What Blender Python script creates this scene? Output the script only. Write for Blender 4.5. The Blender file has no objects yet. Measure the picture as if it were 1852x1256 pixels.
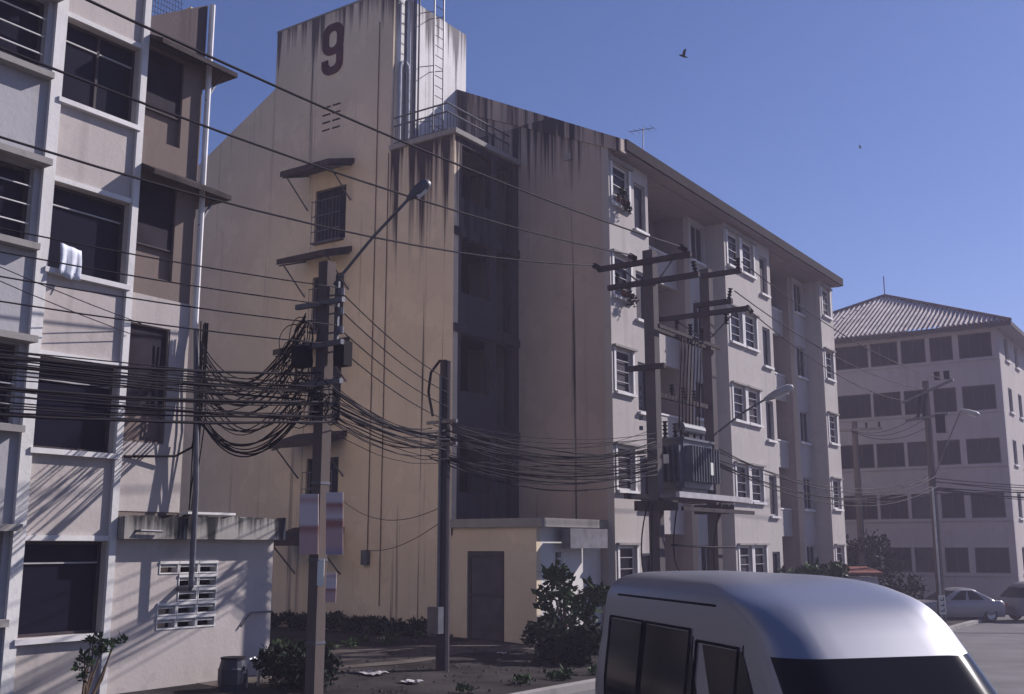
import bpy, math, random
from mathutils import Vector, Matrix
R = math.radians
random.seed(9)
sc = bpy.context.scene
C = sc.collection

# ---------------------------------------------------------------- camera
FPX, IW, IH = 1927.95, 1852.0, 1256.0
YAW, PIT, ROL = 0.6005721, 0.1848629, -0.0009613
CAM = Vector((-25.7911, -14.2860, 2.5))
FW = Vector((math.cos(YAW)*math.cos(PIT), math.sin(YAW)*math.cos(PIT), math.sin(PIT)))
_r = FW.cross(Vector((0, 0, 1))).normalized(); _u = _r.cross(FW)
RT = _r*math.cos(ROL) + _u*math.sin(ROL); UP = -_r*math.sin(ROL) + _u*math.cos(ROL)
cd = bpy.data.cameras.new('camera'); cam = bpy.data.objects.new('camera', cd); C.objects.link(cam)
M = Matrix((( RT.x, UP.x, -FW.x, CAM.x), (RT.y, UP.y, -FW.y, CAM.y), (RT.z, UP.z, -FW.z, CAM.z), (0, 0, 0, 1)))
cam.matrix_world = M
cd.sensor_width = 36; cd.lens = FPX/IW*36; cd.clip_start = 0.1; cd.clip_end = 3000
sc.camera = cam
# ---------------------------------------------------------------- sky, sun, exposure
SUN = Vector((2.06, -1.0, 1.53)).normalized()
EL = math.asin(SUN.z); AZ = math.atan2(SUN.x, SUN.y)
w = bpy.data.worlds.new('World'); sc.world = w; w.use_nodes = True
nt = w.node_tree; nt.nodes.clear()
wo = nt.nodes.new('ShaderNodeOutputWorld'); bg = nt.nodes.new('ShaderNodeBackground')
sk = nt.nodes.new('ShaderNodeTexSky'); sk.sky_type = 'NISHITA'; sk.sun_disc = False
sk.sun_elevation = EL; sk.sun_rotation = AZ; sk.air_density = 1.0; sk.dust_density = 0.4; sk.ozone_density = 3.5
mx = nt.nodes.new('ShaderNodeMix'); mx.data_type = 'RGBA'; mx.blend_type = 'MULTIPLY'; mx.inputs[0].default_value = 1
mx.inputs[7].default_value = (0.80, 0.90, 1.30, 1)
nt.links.new(sk.outputs[0], mx.inputs[6]); nt.links.new(mx.outputs[2], bg.inputs[0])
bg.inputs[1].default_value = 0.05
nt.links.new(bg.outputs[0], wo.inputs[0])
sl = bpy.data.lights.new('sun', 'SUN'); sl.energy = 5.0; sl.angle = R(0.6); sl.color = (1.0, 0.935, 0.92)
so = bpy.data.objects.new('sun', sl); C.objects.link(so); so.location = (0, -30, 40)
so.rotation_euler = (-SUN).to_track_quat('-Z', 'Y').to_euler()
sc.view_settings.view_transform = 'Standard'; sc.view_settings.look = 'None'
sc.view_settings.exposure = 0.5; sc.view_settings.gamma = 1.0; sc.view_settings.use_curve_mapping = False
sc.render.resolution_x = 1024; sc.render.resolution_y = 694

# ---------------------------------------------------------------- helpers
def ray(x, y): return FW + RT*((x-IW/2)/FPX) - UP*((y-IH/2)/FPX)
def _on(ax, v, x, y):
    d = ray(x, y); return CAM + d*((v-CAM[ax])/d[ax])
def onX(v, x, y): return _on(0, v, x, y)
def onY(v, x, y): return _on(1, v, x, y)
def onZ(v, x, y): return _on(2, v, x, y)
def atd(x, y, d): return CAM + ray(x, y)*d
def sm(a, b, x):
    t = max(0, min(1, (x-a)/(b-a))); return t*t*(3-2*t)
def gz(X, Y=0): return -0.75*sm(-12, 20, X)

def tag(o, label=None, cat=None, group=None, kind=None):
    if label: o['label'] = label
    if cat: o['category'] = cat
    if group: o['group'] = group
    if kind: o['kind'] = kind
    return o
def empty(name, loc, label=None, cat=None, group=None, rz=0):
    o = bpy.data.objects.new(name, None); C.objects.link(o); o.location = loc; o.rotation_euler = (0, 0, rz)
    o.empty_display_size = 0.3
    return tag(o, label, cat, group)
def link(name, me, mat, parent=None, loc=None, world=True):
    """world=True: mesh verts are world coordinates; else loc is relative to the parent."""
    o = bpy.data.objects.new(name, me); C.objects.link(o)
    if mat and not me.materials:
        me.materials.append(mat)
    if parent:
        o.parent = parent
        if world:
            pm = Matrix.Translation(parent.location) @ parent.rotation_euler.to_matrix().to_4x4()
            q = parent.parent
            while q:
                pm = (Matrix.Translation(q.location) @ q.rotation_euler.to_matrix().to_4x4()) @ parent.matrix_parent_inverse @ pm if q == parent.parent else (Matrix.Translation(q.location) @ q.rotation_euler.to_matrix().to_4x4()) @ pm
                q = q.parent
            o.matrix_parent_inverse = pm.inverted()
    if loc is not None: o.location = loc
    return o
class MB:
    def __init__(s): s.v = []; s.f = []; s.smooth = False
    def quad(s, a, b, c, d):
        n = len(s.v); s.v += [tuple(a), tuple(b), tuple(c), tuple(d)]; s.f.append((n, n+1, n+2, n+3)); return s
    def poly(s, pts):
        n = len(s.v); s.v += [tuple(p) for p in pts]; s.f.append(tuple(range(n, n+len(pts)))); return s
    def box(s, x0, x1, y0, y1, z0, z1):
        n = len(s.v)
        s.v += [(x0,y0,z0),(x1,y0,z0),(x1,y1,z0),(x0,y1,z0),(x0,y0,z1),(x1,y0,z1),(x1,y1,z1),(x0,y1,z1)]
        s.f += [tuple(n+i for i in q) for q in ((0,3,2,1),(4,5,6,7),(0,1,5,4),(1,2,6,5),(2,3,7,6),(3,0,4,7))]; return s
    def prism(s, pts, off):
        """closed polygon pts extruded by vector off"""
        off = Vector(off); n = len(pts); k = len(s.v)
        s.v += [tuple(p) for p in pts] + [tuple(Vector(p)+off) for p in pts]
        s.f.append(tuple(k+i for i in range(n-1, -1, -1))); s.f.append(tuple(k+n+i for i in range(n)))
        for i in range(n): j = (i+1) % n; s.f.append((k+i, k+j, k+n+j, k+n+i))
        return s
    def tube(s, pts, r, n=6, cap=True):
        pts = [Vector(p) for p in pts]; rs = r if isinstance(r, (list, tuple)) else [r]*len(pts)
        k = len(s.v); prev = None
        for i, p in enumerate(pts):
            t = (pts[min(i+1, len(pts)-1)]-pts[max(i-1, 0)]).normalized()
            a = Vector((0, 0, 1)) if abs(t.z) < 0.95 else Vector((1, 0, 0))
            if prev is not None: u = (prev - t*prev.dot(t)); u = u.normalized() if u.length > 1e-6 else t.cross(a).normalized()
            else: u = t.cross(a).normalized()
            prev = u; v = t.cross(u)
            for j in range(n):
                th = 2*math.pi*j/n; s.v.append(tuple(p + (u*math.cos(th)+v*math.sin(th))*rs[i]))
        for i in range(len(pts)-1):
            for j in range(n):
                a = k+i*n+j; b = k+i*n+(j+1) % n; s.f.append((a, b, b+n, a+n))
        if cap:
            s.f.append(tuple(k+j for j in range(n-1, -1, -1))); e = k+(len(pts)-1)*n; s.f.append(tuple(e+j for j in range(n)))
        return s
    def bar(s, a, b, w, h, upv=(0, 0, 1)):
        a = Vector(a); b = Vector(b); t = (b-a).normalized(); u = Vector(upv)
        if abs(t.dot(u)) > 0.98: u = Vector((1, 0, 0))
        sd = t.cross(u).normalized()*w/2; uu = sd.cross(t).normalized()*h/2
        return s.prism([a-sd-uu, a+sd-uu, a+sd+uu, a-sd+uu], b-a)
    def mesh(s, name='m', mat=None):
        me = bpy.data.meshes.new(name); me.from_pydata(s.v, [], s.f); me.update()
        import bmesh
        bm = bmesh.new(); bm.from_mesh(me); bmesh.ops.recalc_face_normals(bm, faces=bm.faces); bm.to_mesh(me); bm.free()
        if s.smooth:
            for p in me.polygons: p.use_smooth = True
        if mat: me.materials.append(mat)
        return me
    def build(s, name, mat, parent=None, world=True, loc=None):
        return link(name, s.mesh(name, mat), mat, parent, loc, world)
def holes(mb, ax, p, th, u0, u1, z0, z1, hs):
    """wall with real openings. ax 'Y': face at Y=p seen from -Y, u=X, body p..p+th. ax 'X': face at X=p, u=Y."""
    us = sorted({u0, u1, *[a for h in hs for a in h[:2] if u0 < a < u1]}); zs = sorted({z0, z1, *[a for h in hs for a in h[2:4] if z0 < a < z1]})
    def solid(i, j):
        if i < 0 or j < 0 or i >= len(us)-1 or j >= len(zs)-1: return False
        cu = (us[i]+us[i+1])/2; cz = (zs[j]+zs[j+1])/2
        return not any(h[0] < cu < h[1] and h[2] < cz < h[3] for h in hs)
    def P(u, q, z): return (u, q, z) if ax == 'Y' else (q, u, z)
    for i in range(len(us)-1):
        for j in range(len(zs)-1):
            if not solid(i, j): continue
            a, b, c, d = us[i], us[i+1], zs[j], zs[j+1]
            mb.quad(P(a,p,c), P(b,p,c), P(b,p,d), P(a,p,d)); mb.quad(P(a,p+th,c), P(b,p+th,c), P(b,p+th,d), P(a,p+th,d))
            if not solid(i-1, j): mb.quad(P(a,p,c), P(a,p+th,c), P(a,p+th,d), P(a,p,d))
            if not solid(i+1, j): mb.quad(P(b,p,c), P(b,p+th,c), P(b,p+th,d), P(b,p,d))
            if not solid(i, j-1): mb.quad(P(a,p,c), P(b,p,c), P(b,p+th,c), P(a,p+th,c))
            if not solid(i, j+1): mb.quad(P(a,p,d), P(b,p,d), P(b,p+th,d), P(a,p+th,d))
    return mb

# ---------------------------------------------------------------- materials
MATS = {}
def mat(name, col, rough=0.7, metal=0.0, noise=0.0, nscale=4.0, bump=0.0, spec=0.4, bscale=None):
    if name in MATS: return MATS[name]
    m = bpy.data.materials.new(name); m.use_nodes = True; t = m.node_tree; b = t.nodes['Principled BSDF']
    b.inputs['Base Color'].default_value = (*col, 1); b.inputs['Roughness'].default_value = rough; b.inputs['Metallic'].default_value = metal
    b.inputs['Specular IOR Level'].default_value = spec if rough < .6 else min(spec, .06)
    if noise or bump:
        g = t.nodes.new('ShaderNodeNewGeometry')
        n = t.nodes.new('ShaderNodeTexNoise'); n.inputs['Scale'].default_value = nscale; n.inputs['Detail'].default_value = 6
        t.links.new(g.outputs['Position'], n.inputs['Vector'])
        if noise:
            r = t.nodes.new('ShaderNodeMapRange'); r.inputs[1].default_value = 0.25; r.inputs[2].default_value = 0.75
            r.inputs[3].default_value = 1-noise; r.inputs[4].default_value = 1+noise
            t.links.new(n.outputs[0], r.inputs[0])
            x = t.nodes.new('ShaderNodeMix'); x.data_type = 'RGBA'; x.blend_type = 'MULTIPLY'; x.inputs[0].default_value = 1
            x.inputs[6].default_value = (*col, 1); t.links.new(r.outputs[0], x.inputs[7]); t.links.new(x.outputs[2], b.inputs['Base Color'])
        if bump:
            n2 = t.nodes.new('ShaderNodeTexNoise'); n2.inputs['Scale'].default_value = bscale or nscale*6; n2.inputs['Detail'].default_value = 5
            t.links.new(g.outputs['Position'], n2.inputs['Vector'])
            bp = t.nodes.new('ShaderNodeBump'); bp.inputs['Strength'].default_value = bump; bp.inputs['Distance'].default_value = 0.03
            t.links.new(n2.outputs[0], bp.inputs['Height']); t.links.new(bp.outputs[0], b.inputs['Normal'])
    MATS[name] = m; return m
def plaster(name, col, dirt=(0.09, 0.075, 0.08), streak=0.35, blotch=0.25, seed=0.0, tops=(), rust=0.0):
    """old painted plaster: blotches, run-off streaks that start at ledge heights (tops = [(z, reach)...])"""
    m = bpy.data.materials.new(name); m.use_nodes = True; t = m.node_tree; L = t.links.new; N = t.nodes.new
    b = t.nodes['Principled BSDF']; b.inputs['Roughness'].default_value = 0.88; b.inputs['Specular IOR Level'].default_value = 0.05
    g = N('ShaderNodeNewGeometry')
    def noise(scale, vec=(1, 1, 1), det=6, off=0.0):
        mp = N('ShaderNodeMapping'); mp.inputs['Scale'].default_value = vec; mp.inputs['Location'].default_value = (seed+off, seed*0.7-off, seed*0.3)
        L(g.outputs['Position'], mp.inputs[0]); n = N('ShaderNodeTexNoise'); n.inputs['Scale'].default_value = scale; n.inputs['Detail'].default_value = det
        n.inputs['Roughness'].default_value = 0.62; L(mp.outputs[0], n.inputs['Vector']); return n.outputs[0]
    def rng(v, a, c, lo, hi):
        r = N('ShaderNodeMapRange'); r.inputs[1].default_value = a; r.inputs[2].default_value = c; r.inputs[3].default_value = lo; r.inputs[4].default_value = hi; L(v, r.inputs[0]); return r.outputs[0]
    def mul(a, c, op='MULTIPLY'):
        q = N('ShaderNodeMath'); q.operation = op; q.use_clamp = True
        for i, v in enumerate((a, c)):
            if isinstance(v, (int, float)): q.inputs[i].default_value = v
            else: L(v, q.inputs[i])
        return q.outputs[0]
    def mix(f, a, c):
        x = N('ShaderNodeMix'); x.data_type = 'RGBA'
        if isinstance(f, (int, float)): x.inputs[0].default_value = f
        else: L(f, x.inputs[0])
        for i, v in ((6, a), (7, c)):
            if isinstance(v, tuple): x.inputs[i].default_value = (*v, 1)
            else: L(v, x.inputs[i])
        return x.outputs[2]
    big = noise(0.45); fine = noise(9.0, off=3); st = noise(1.0, (3.2, 3.2, 0.10), 8, 5); st2 = noise(1.0, (1.1, 1.1, 0.05), 5, 9)
    c1 = mix(mul(rng(big, 0.35, 0.7, 0, 1), blotch), col, tuple(c*0.72 for c in col))
    c1 = mix(mul(rng(fine, 0.45, 0.75, 0, 1), 0.25), c1, tuple(c*0.8 for c in col))
    pt = noise(0.8, (1, 1, 0.8), 3, 41)
    c1 = mix(mul(rng(pt, 0.56, 0.585, 0, 1), 0.22), c1, tuple(min(.85, c*1.22) for c in col)); c1 = mix(mul(rng(noise(1.3, off=53, det=4), 0.62, 0.65, 0, 1), 0.2), c1, tuple(c*0.62 for c in col))
    f = mul(mul(rng(st, 0.5, 0.72, 0, 1), rng(st2, 0.4, 0.65, 0, 1)), streak)
    if tops:
        sp = N('ShaderNodeSeparateXYZ'); L(g.outputs['Position'], sp.inputs[0]); z = sp.outputs[2]
        st3 = noise(1.0, (4.5, 4.5, 0.07), 6, 17)
        for zt, reach, amt in tops:
            below = rng(z, zt-reach, zt, 0, 1); ab = N('ShaderNodeMath'); ab.operation = 'LESS_THAN'; L(z, ab.inputs[0]); ab.inputs[1].default_value = zt+0.02
            # streak ends vary: threshold the noise against height below the ledge
            s = mul(rng(mul(mul(st3, mul(st2, 0.45), 'ADD'), mul(below, 0.24), 'ADD'), 0.82, 0.96, 0, 1), ab.outputs[0])
            f = mul(f, mul(s, amt), 'ADD')
    c2 = mix(f, c1, dirt)
    if rust:
        c2 = mix(mul(rng(noise(1.0, (6, 6, 0.04), 4, 31), 0.66, 0.72, 0, 1), rust), c2, (0.16, 0.06, 0.035))
    L(c2, b.inputs['Base Color'])
    bp = N('ShaderNodeBump'); bp.inputs['Strength'].default_value = 0.25; bp.inputs['Distance'].default_value = 0.02; L(noise(14.0, off=2), bp.inputs['Height']); L(bp.outputs[0], b.inputs['Normal'])
    MATS[name] = m; return m

PL_FAC = plaster('facade_plaster', (0.42, 0.385, 0.37), streak=0.30, blotch=0.22, seed=1)
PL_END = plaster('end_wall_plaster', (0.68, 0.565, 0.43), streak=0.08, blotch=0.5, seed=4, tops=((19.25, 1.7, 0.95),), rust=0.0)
PL_TER = plaster('terrace_block_plaster', (0.68, 0.565, 0.43), dirt=(0.05, 0.04, 0.045), streak=0.10, blotch=0.5, seed=4, tops=((14.05, 4.2, 1.0), (14.05, 1.2, 0.8)), rust=0.08)
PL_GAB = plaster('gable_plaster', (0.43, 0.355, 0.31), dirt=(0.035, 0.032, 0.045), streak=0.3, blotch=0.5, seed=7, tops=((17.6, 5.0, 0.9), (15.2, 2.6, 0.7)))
PL_TOW = plaster('tower_side_plaster', (0.72, 0.70, 0.69), streak=0.45, blotch=0.15, seed=11, tops=((19.25, 1.6, 0.8),))
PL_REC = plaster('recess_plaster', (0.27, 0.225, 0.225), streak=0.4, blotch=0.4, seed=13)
PL_LAND = plaster('landing_plaster', (0.085, 0.07, 0.08), dirt=(0.03, 0.025, 0.035), streak=0.5, blotch=0.5, seed=15, tops=((14.0, 5.0, 0.9),))  # near black base puts the stair recess shade into the plaster
PL_LEFT = plaster('left_facade_plaster', (0.45, 0.405, 0.385), streak=0.22, blotch=0.2, seed=21)
PL_GREY = plaster('left_bay_plaster', (0.37, 0.36, 0.38), streak=0.25, blotch=0.2, seed=23)
PL_TAN = plaster('left_shade_plaster', (0.19, 0.15, 0.135), streak=0.3, blotch=0.4, seed=25)  # tan darkened, the canopy shade of the end bay put into it
PL_STAIN = plaster('stained_parapet', (0.13, 0.105, 0.11), dirt=(0.03, 0.025, 0.03), streak=0.7, blotch=0.5, seed=26)
PL_WHITE = plaster('white_trim', (0.64, 0.62, 0.61), streak=0.25, blotch=0.12, seed=27)
PL_FAR = plaster('far_plaster', (0.32, 0.30, 0.335), streak=0.25, blotch=0.3, seed=33)
CONC = plaster('old_concrete', (0.30, 0.28, 0.27), dirt=(0.035, 0.035, 0.04), streak=0.9, blotch=0.6, seed=37)
MOSS = plaster('mossy_concrete', (0.33, 0.31, 0.29), dirt=(0.03, 0.03, 0.032), streak=1.0, blotch=0.7, seed=39, tops=((3.05, 0.5, 0.9),))
POLE = plaster('pole_concrete', (0.12, 0.098, 0.092), streak=0.5, blotch=0.4, seed=41)
GLASS = mat('window_glass', (0.011, 0.010, 0.020), rough=0.25, spec=0.06)
SCREEN = mat('dark_screen', (0.022, 0.018, 0.026), rough=0.7, noise=0.4, nscale=3)
DARKIN = mat('dark_interior', (0.012, 0.009, 0.012), rough=0.8)
FRAME = mat('grey_frame', (0.35, 0.33, 0.34), rough=0.5, noise=0.2)
DFRAME = mat('dark_frame', (0.06, 0.05, 0.055), rough=0.6)
WFRAME = mat('white_frame', (0.62, 0.60, 0.60), rough=0.6, noise=0.12)
METAL = mat('painted_steel', (0.10, 0.10, 0.12), rough=0.5, metal=0.3, noise=0.3)
RUST = mat('rusty_steel', (0.13, 0.075, 0.055), rough=0.8, noise=0.4)
GALV = mat('galvanised', (0.42, 0.42, 0.44), rough=0.4, metal=0.6, noise=0.2)
BLACK = mat('black_rubber', (0.014, 0.012, 0.016), rough=0.75, spec=.2)
ROOFD = mat('roof_edge_dark', (0.016, 0.012, 0.016), rough=0.9, noise=0.4, nscale=2)
ROOFT = mat('roof_tile_dark', (0.13, 0.10, 0.10), rough=0.85, noise=0.35, nscale=2)
DOOR = mat('dark_door', (0.075, 0.07, 0.085), rough=0.6, noise=0.3, nscale=3)
LEAF = mat('leaf_green', (0.03, 0.06, 0.02), rough=0.6, noise=0.45, nscale=3)
LEAF2 = mat('leaf_dark', (0.012, 0.02, 0.012), rough=0.65, noise=0.5, nscale=3)
BARK = mat('bark', (0.12, 0.085, 0.06), rough=0.9, noise=0.3)

# ---------------------------------------------------------------- ground and road
def sheet(name, x0, x1, nx, y0, y1, ny, zf, material):
    mb = MB(); xs = [x0+(x1-x0)*i/nx for i in range(nx+1)]; ys = [y0+(y1-y0)*i/ny for i in range(ny+1)]
    mb.v = [(x, y, zf(x, y)) for y in ys for x in xs]
    mb.f = [(j*(nx+1)+i, j*(nx+1)+i+1, (j+1)*(nx+1)+i+1, (j+1)*(nx+1)+i) for j in range(ny) for i in range(nx)]
    o = mb.build(name, material); o['kind'] = 'structure'; return o
EARTH = mat('earth', (0.07, 0.06, 0.055), rough=0.95, noise=0.45, nscale=0.7, bump=0.6, bscale=5)
ASPH = mat('concrete_road', (0.13, 0.125, 0.13), rough=0.85, noise=0.25, nscale=0.6, bump=0.2, bscale=30)
YARD = mat('yard_ground', (0.030, 0.026, 0.026), rough=0.95, noise=0.7, nscale=0.9, bump=0.6, bscale=6)  # dark soil, made darker still to carry the shade of the block
def yardz(X, Y): return gz(X) + 0.12 + 0.22*sm(-3, 3, Y)*(1-sm(-2, 8, X))
g = sheet('ground', -128, 228, 120, -168, 168, 40, lambda x, y: gz(x)-0.06, EARTH)
rd = sheet('road', -60, 60, 120, -16, -4.2, 2, lambda x, y: gz(x), ASPH)
yd = sheet('yard_pavement', -40, 32, 72, -3.95, 30, 40, yardz, YARD)
kb = MB()
for i in range(72):
    x = -40+i; a = [(x, -4.2, gz(x)-.2), (x, -3.95, gz(x)-.2), (x, -3.95, gz(x)+.13), (x, -4.2, gz(x)+.13)]
    bb = [(p[0]+1, p[1], p[2]-gz(x)+gz(x+1)) for p in a]
    for q in range(4): r = (q+1) % 4; kb.quad(a[q], a[r], bb[r], bb[q])
k = kb.build('kerb', CONC); k['kind'] = 'structure'

# ---------------------------------------------------------------- window kit (shared meshes)
CACHE = {}
def cached(key, fn):
    if key not in CACHE: CACHE[key] = fn()
    return CACHE[key]
def window(parent, ax, p, u0, z0, wd, h, style, rec=0.08, pane_mat=None, sill=True, vm=0, label=None):
    """one window: frame (part) > pane, window_sill, guard_bars (sub-parts). Local: u along wall, q depth inwards."""
    def T(u, q, z): return (u, q, z) if ax == 'Y' else (q, u, z)
    def bx(mb, ua, ub, qa, qb, za, zb):
        a = T(ua, qa, za); b = T(ub, qb, zb); mb.box(min(a[0],b[0]), max(a[0],b[0]), min(a[1],b[1]), max(a[1],b[1]), za, zb)
    key = (ax, round(wd, 3), round(h, 3), style, rec, vm, sill)
    fm = {'white': WFRAME, 'dark': DFRAME, 'grey': FRAME, 'wide': DFRAME}[style]
    ft = 0.06 if style != 'wide' else 0.045
    def fr():
        mb = MB(); e = 0.003
        bx(mb, e, ft, rec-.04, rec+.04, e, h-e); bx(mb, wd-ft, wd-e, rec-.04, rec+.04, e, h-e)
        bx(mb, ft, wd-ft, rec-.04, rec+.04, e, ft); bx(mb, ft, wd-ft, rec-.04, rec+.04, h-ft, h-e)
        for i in range(vm):
            u = wd*(i+1)/(vm+1); bx(mb, u-.022, u+.022, rec-.03, rec+.03, ft, h-ft)
        return mb.mesh('window_frame', fm)
    o = link('window', cached(('fr',)+key, fr), fm, parent, None, True)
    base = Vector(T(u0, p, z0)); o.location = base
    def pn():
        mb = MB(); bx(mb, ft, wd-ft, rec+.0, rec+.012, ft, h-ft); return mb.mesh('pane', pane_mat or GLASS)
    link('pane', cached(('pn', pane_mat.name if pane_mat else 'g')+key, pn), pane_mat or GLASS, o, None, False)
    if sill:
        def si():
            mb = MB(); bx(mb, -.07, wd+.07, -.10, rec-.045, -.085, -.004); return mb.mesh('window_sill', WFRAME)
        link('window_sill', cached(('si',)+key, si), WFRAME, o, None, False)
    if style in ('white',):
        def ba():
            mb = MB()
            for i in range(1, 4): z = h*i/4; bx(mb, ft+.002, wd-ft-.002, rec-.06, rec-.043, z-.009, z+.009)
            return mb.mesh('guard_bars', FRAME)
        link('guard_bars', cached(('ba',)+key, ba), FRAME, o, None, False)
    if style == 'wide':
        def tr():
            mb = MB(); bx(mb, ft, wd-ft, rec-.03, rec-.003, h*0.76, h*0.76+.022); return mb.mesh('transom', FRAME)
        link('transom', cached(('tr',)+key, tr), FRAME, o, None, False)
    if label: o['label'] = label
    return o

H5 = 2.75
# ================================================================ building with the number
B9 = empty('apartment_building', (8, 8, 0), 'five storey apartment block with the number 9 on its shaded tower wall', 'building')
def sillz(k): return 1.28 + H5*k
ZT = 14.0; ZB = -1.2; XE = 20.1; YW = 16.3; RY = 8.15; RZ = 18.25
# facade panels (Y=0) with window openings
fac_windows = []
def panel(x0, x1, wins, zt=ZT):
    hs = []
    for k in range(5):
        for (a, b, dz0, dz1, st) in wins:
            z0 = sillz(k)+dz0; z1 = sillz(k)+dz1; hs.append((a, b, z0, z1)); fac_windows.append((a, z0, b-a, z1-z0, st, k))
    mb = MB(); holes(mb, 'Y', 0.0, 0.22, x0, x1, ZB, zt, hs); mb.build('facade_panel', PL_FAC, B9)
WA = (0.0, 1.22)
panel(0.0, 2.45, [(0.22, 1.22, *WA, 'white'), (1.55, 2.28, -0.45, 1.02, 'grey')])
panel(8.25, 12.6, [(8.55, 9.62, *WA, 'white'), (9.86, 10.95, *WA, 'white'), (11.55, 12.3, -0.45, 1.02, 'grey')])
panel(18.4, XE, [(18.72, 19.75, *WA, 'white')])
CURT = mat('curtained_pane', (0.05, 0.043, 0.055), rough=0.6, noise=0.4, nscale=5)
for (a, z0, wd, h, st, k) in fac_windows:
    window(B9, 'Y', 0.0, a, z0, wd, h, st, rec=0.11, pane_mat=CURT if random.random() < 0.2 else None)
# window surrounds in white beside the openings
for (a, b) in ((0.22, 1.22), (8.55, 9.62), (9.86, 10.95), (18.72, 19.75)):
    for k in range(5):
        z0 = sillz(k)
        MB().box(a-.11, a-.003, -.025, -.003, z0, z0+1.25).build('window_jamb', WFRAME, B9); MB().box(b+.003, b+.11, -.025, -.003, z0, z0+1.25).build('window_jamb', WFRAME, B9)
    for k in range(5):
        z0 = sillz(k)+1.255; MB().box(a-.16, b+.16, -.11, -.003, z0, z0+.06).build('window_hood', CONC, B9)
# recessed bays
for o in (0.0, 10.15):
    xa, xb, xc = o+2.45, o+6.85, o+8.25
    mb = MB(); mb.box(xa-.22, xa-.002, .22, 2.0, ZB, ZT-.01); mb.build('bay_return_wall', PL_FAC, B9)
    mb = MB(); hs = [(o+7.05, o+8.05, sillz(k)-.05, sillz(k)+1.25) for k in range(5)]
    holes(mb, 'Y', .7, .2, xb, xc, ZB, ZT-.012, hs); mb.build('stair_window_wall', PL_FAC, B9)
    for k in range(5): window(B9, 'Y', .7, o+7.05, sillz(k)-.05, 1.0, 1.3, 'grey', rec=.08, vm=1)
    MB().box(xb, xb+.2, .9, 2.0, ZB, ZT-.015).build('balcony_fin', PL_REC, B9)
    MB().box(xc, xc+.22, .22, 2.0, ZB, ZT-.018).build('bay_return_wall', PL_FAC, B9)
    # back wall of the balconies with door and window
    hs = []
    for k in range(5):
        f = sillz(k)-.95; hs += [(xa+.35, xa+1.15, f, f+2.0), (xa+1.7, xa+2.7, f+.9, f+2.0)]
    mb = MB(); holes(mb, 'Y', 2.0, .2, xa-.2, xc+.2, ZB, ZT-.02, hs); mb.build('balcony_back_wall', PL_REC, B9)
    for k in range(5):
        f = sillz(k)-.95
        d = MB().box(xa+.352, xa+1.148, 2.06, 2.10, f+.002, f+1.998).build('balcony_door', DOOR, B9)
        lv = MB()
        for i in range(9): lv.box(xa+.42, xa+1.08, 2.035, 2.058, f+.25+i*.19, f+.33+i*.19)
        lv.build('door_louvres', FRAME, d)
        window(B9, 'Y', 2.0, xa+1.7, f+.9, 1.0, 1.1, 'grey', rec=.08)
        MB().box(xa, xb-.002, 1.3, 1.998, f-.14, f-.002).build('balcony_floor', CONC, B9)
        pp = MB().box(xa+.002, xb-.004, 1.18, 1.298, f-.2, f+.86).build('balcony_parapet', PL_FAC, B9)
        MB().box(xa+.004, xb-.006, 1.15, 1.33, f+.862, f+.92).build('parapet_coping', WFRAME, pp)
for o in (0.0, 10.15):
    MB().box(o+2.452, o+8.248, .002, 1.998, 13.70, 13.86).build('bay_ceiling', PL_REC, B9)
# other walls of the main block
MB().box(XE-.22, XE-.003, .223, YW, ZB, ZT-.02).build('far_end_wall', PL_END, B9)
MB().box(-3.0, XE-.22, YW-.2, YW, ZB, ZT-.02).build('rear_wall', PL_END, B9)
# end wall beside the recess (X=0, Y 0..3.14) with the gable slope, parapet standing above the roof
def gab(y): return 14.12 + (RZ+.15-14.12)*(y+.3)/(RY+.3) if y <= RY else RZ+.15-(RZ+.15-14.12)*(y-RY)/(RY+.3)
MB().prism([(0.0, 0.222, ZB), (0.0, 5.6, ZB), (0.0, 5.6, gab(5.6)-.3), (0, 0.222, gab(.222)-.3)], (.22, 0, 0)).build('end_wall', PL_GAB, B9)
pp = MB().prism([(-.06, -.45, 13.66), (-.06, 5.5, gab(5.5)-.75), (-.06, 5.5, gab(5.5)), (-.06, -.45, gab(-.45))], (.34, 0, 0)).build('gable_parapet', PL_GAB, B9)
MB().box(-.1, -.062, 1.2, 1.42, 13.75, 13.95).build('drain_spout', CONC, pp)
# end wall with the number (X=-3.2)
X9 = -3.2
WZ = [11.6-H5*k for k in range(4)]
hs = [(7.25, 8.55, z, z+1.7) for z in WZ]
MB().box(X9, X9+.22, 3.142, 5.5, ZB, 13.95).build('terrace_block_wall', PL_TER, B9)
mb = MB(); holes(mb, 'X', X9, .22, 5.5, 10.552, ZB, 13.95, hs)
mb.prism([(X9, 10.552, ZB), (X9, YW, ZB), (X9, YW, gab(YW)), (X9, 10.552, gab(10.552))], (.22, 0, 0))
mb.build('number_wall', PL_END, B9)
# tower
t9 = MB().box(X9, X9+.2, 5.502, 10.55, 13.951, 19.15).build('tower_wall', PL_END, B9)
MB().box(X9+.2, .43, 5.5, 5.7, 13.951, 19.15).build('tower_side_wall', PL_TOW, B9)
MB().box(.23, .43, 5.703, 10.55, 13.9, 19.15).build('tower_rear_wall', PL_END, B9)
MB().box(X9+.2, .23, 10.35, 10.55, 13.9, 19.15).build('tower_side_wall', PL_END, B9)
MB().box(X9+.2, .23, 5.7, 10.35, 18.7, 18.85).build('tower_deck', CONC, B9)
MB().box(X9-.02, X9+.22, 5.48, 10.57, 19.152, 19.21).build('tower_coping', CONC, B9)
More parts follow.
